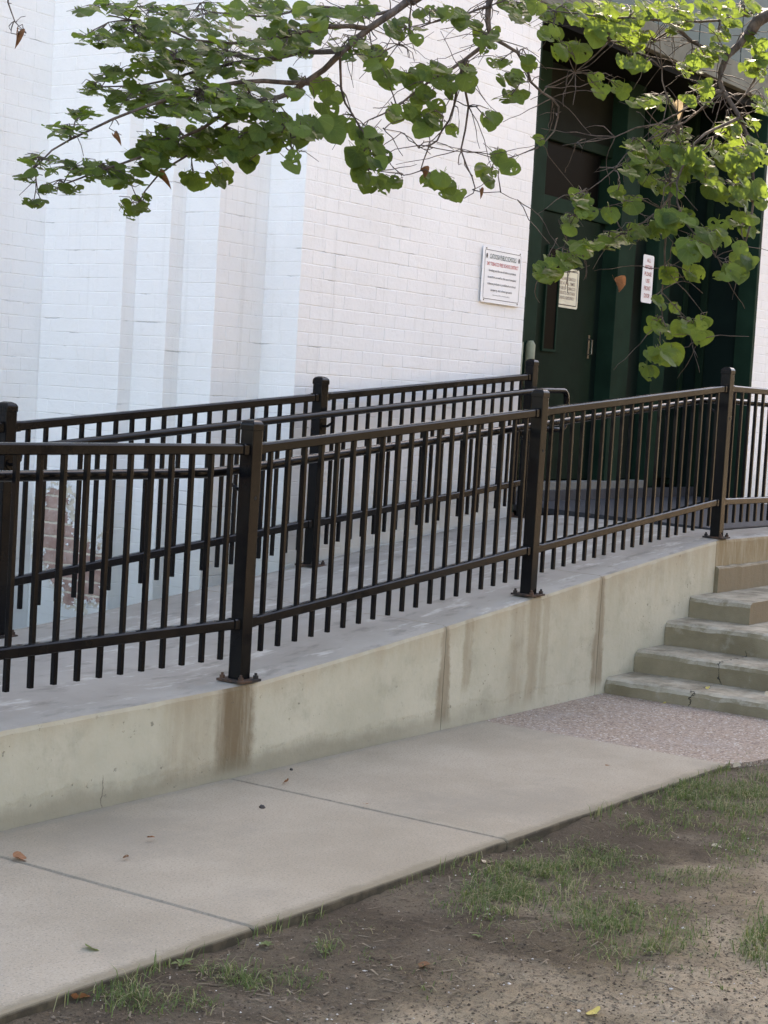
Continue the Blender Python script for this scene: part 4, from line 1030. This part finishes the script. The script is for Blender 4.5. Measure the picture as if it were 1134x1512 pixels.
def weed(px, py, n_, s, label):
    p = at_z(px, py, -.05); p.z = soil_z(p.x, p.y)
    w = empty('small_weed', p); tag(w, label, 'weed', 'weeds in the bare soil')
    for k in range(n_):
        a = 6.283*k/n_+uni(-.3, .3); L = s*uni(.7, 1.2)
        q = MB(); d = Vector((math.cos(a), math.sin(a), 0)); sd2 = Vector((-d.y, d.x, 0))*L*.24
        q.add([(0, 0, .004), d*L*.4+sd2+Vector((0, 0, L*.35)), d*L+Vector((0, 0, L*.3)), d*L*.4-sd2+Vector((0, 0, L*.35)), d*L*.45+Vector((0, 0, L*.28))], [(0, 4, 1), (1, 4, 2), (2, 4, 3), (3, 4, 0)])
        q.build('leaf', M_GRASS, w)
weed(393, 1408, 6, .028, 'small round-leaved weed in soil below the sidewalk joint')
weed(478, 1416, 4, .022, 'tiny weed beside a grass tuft near the lower left')
weed(268, 1440, 5, .04, 'leafy weed leaning over the sidewalk edge')
weed(70, 1468, 6, .045, 'spindly weed growing over the sidewalk edge at lower left')
weed(706, 1390, 5, .022, 'tiny weed below the largest grass patch')

# ------------------------------------------------------------------ fallen leaves and bits
def fallen(px, py, z, k, s, label, name='fallen_leaf', tilt=.5):
    p = at_z(px, py, z); o = bpy.data.objects.new(name, FALLEN[k] if k < 4 else LEAVES[0]); link(o)
    o.location = (p.x, p.y, p.z+.012); o.rotation_euler = (uni(-tilt, tilt), uni(-tilt, tilt), uni(0, 6.28)); s *= .78; o.scale = (s, s, s)
    tag(o, label, 'leaf'); return o
fallen(18, 1270, 0, 1, .075, 'curled orange leaf on the sidewalk joint at the left edge')
fallen(218, 1242, 0, 1, .032, 'small orange leaf bit in the middle of the left sidewalk slab')
fallen(425, 1158, 0, 1, .038, 'small orange leaf near the foot of the ramp wall')
fallen(540, 1192, 0, 0, .032, 'small brown leaf on the sidewalk joint')
fallen(130, 1404, 0, 4, .055, 'olive green leaf on the nearest sidewalk slab')
fallen(190, 1270, 0, 0, .028, 'thin dark leaf scrap on the left sidewalk slab')
fallen(895, 1135, 0, 0, .028, 'tiny reddish leaf on the far sidewalk slab')
fallen(105, 1484, -.045, 1, .065, 'reddish brown leaf in the soil at lower left')
fallen(722, 1279, -.045, 3, .05, 'pale tan leaf in the soil beside the sidewalk edge')
fallen(880, 1503, -.045, 2, .05, 'yellow leaf on the soil at the bottom edge')
fallen(1082, 1136, -.03, 3, .05, 'pale leaf at the end of the sidewalk edge')
fallen(1062, 1254, -.045, 3, .045, 'pale leaf lying in the right-hand grass')
fallen(937, 1026, 0, 4, .06, 'green leaf leaning against the lowest step', tilt=1.0)
fallen(978, 1042, 0, 2, .03, 'tiny yellow leaf bit before the lowest step')
fallen(1130, 1030, .085, 3, .05, 'pale curled leaf on the lowest step at the right edge')
fallen(1045, 1017, .085, 2, .03, 'yellow leaf bit on the lowest step beside the crack')
fallen(635, 1430, -.045, 0, .06, 'dull brown leaf on bare soil at bottom centre')
def pebble(px, py, z, s, label):
    m = MB(); lump(m, (0, 0, 0), s, .7); o = m.build('pebble', simple('pebble_dark', (.05, .04, .035), .8)); p = at_z(px, py, z); o.location = (p.x, p.y, z+s*.3)
    bm = bmesh.new(); bm.from_mesh(o.data); bmesh.ops.subdivide_edges(bm, edges=bm.edges[:], cuts=1, use_grid_fill=True, smooth=.8); bm.to_mesh(o.data); bm.free(); tag(o, label, 'pebble')
pebble(387, 1193, 0, .010, 'dark pebble on the sidewalk slab below the second post')
pebble(430, 1137, 0, .008, 'dark pebble at the foot of the ramp wall')
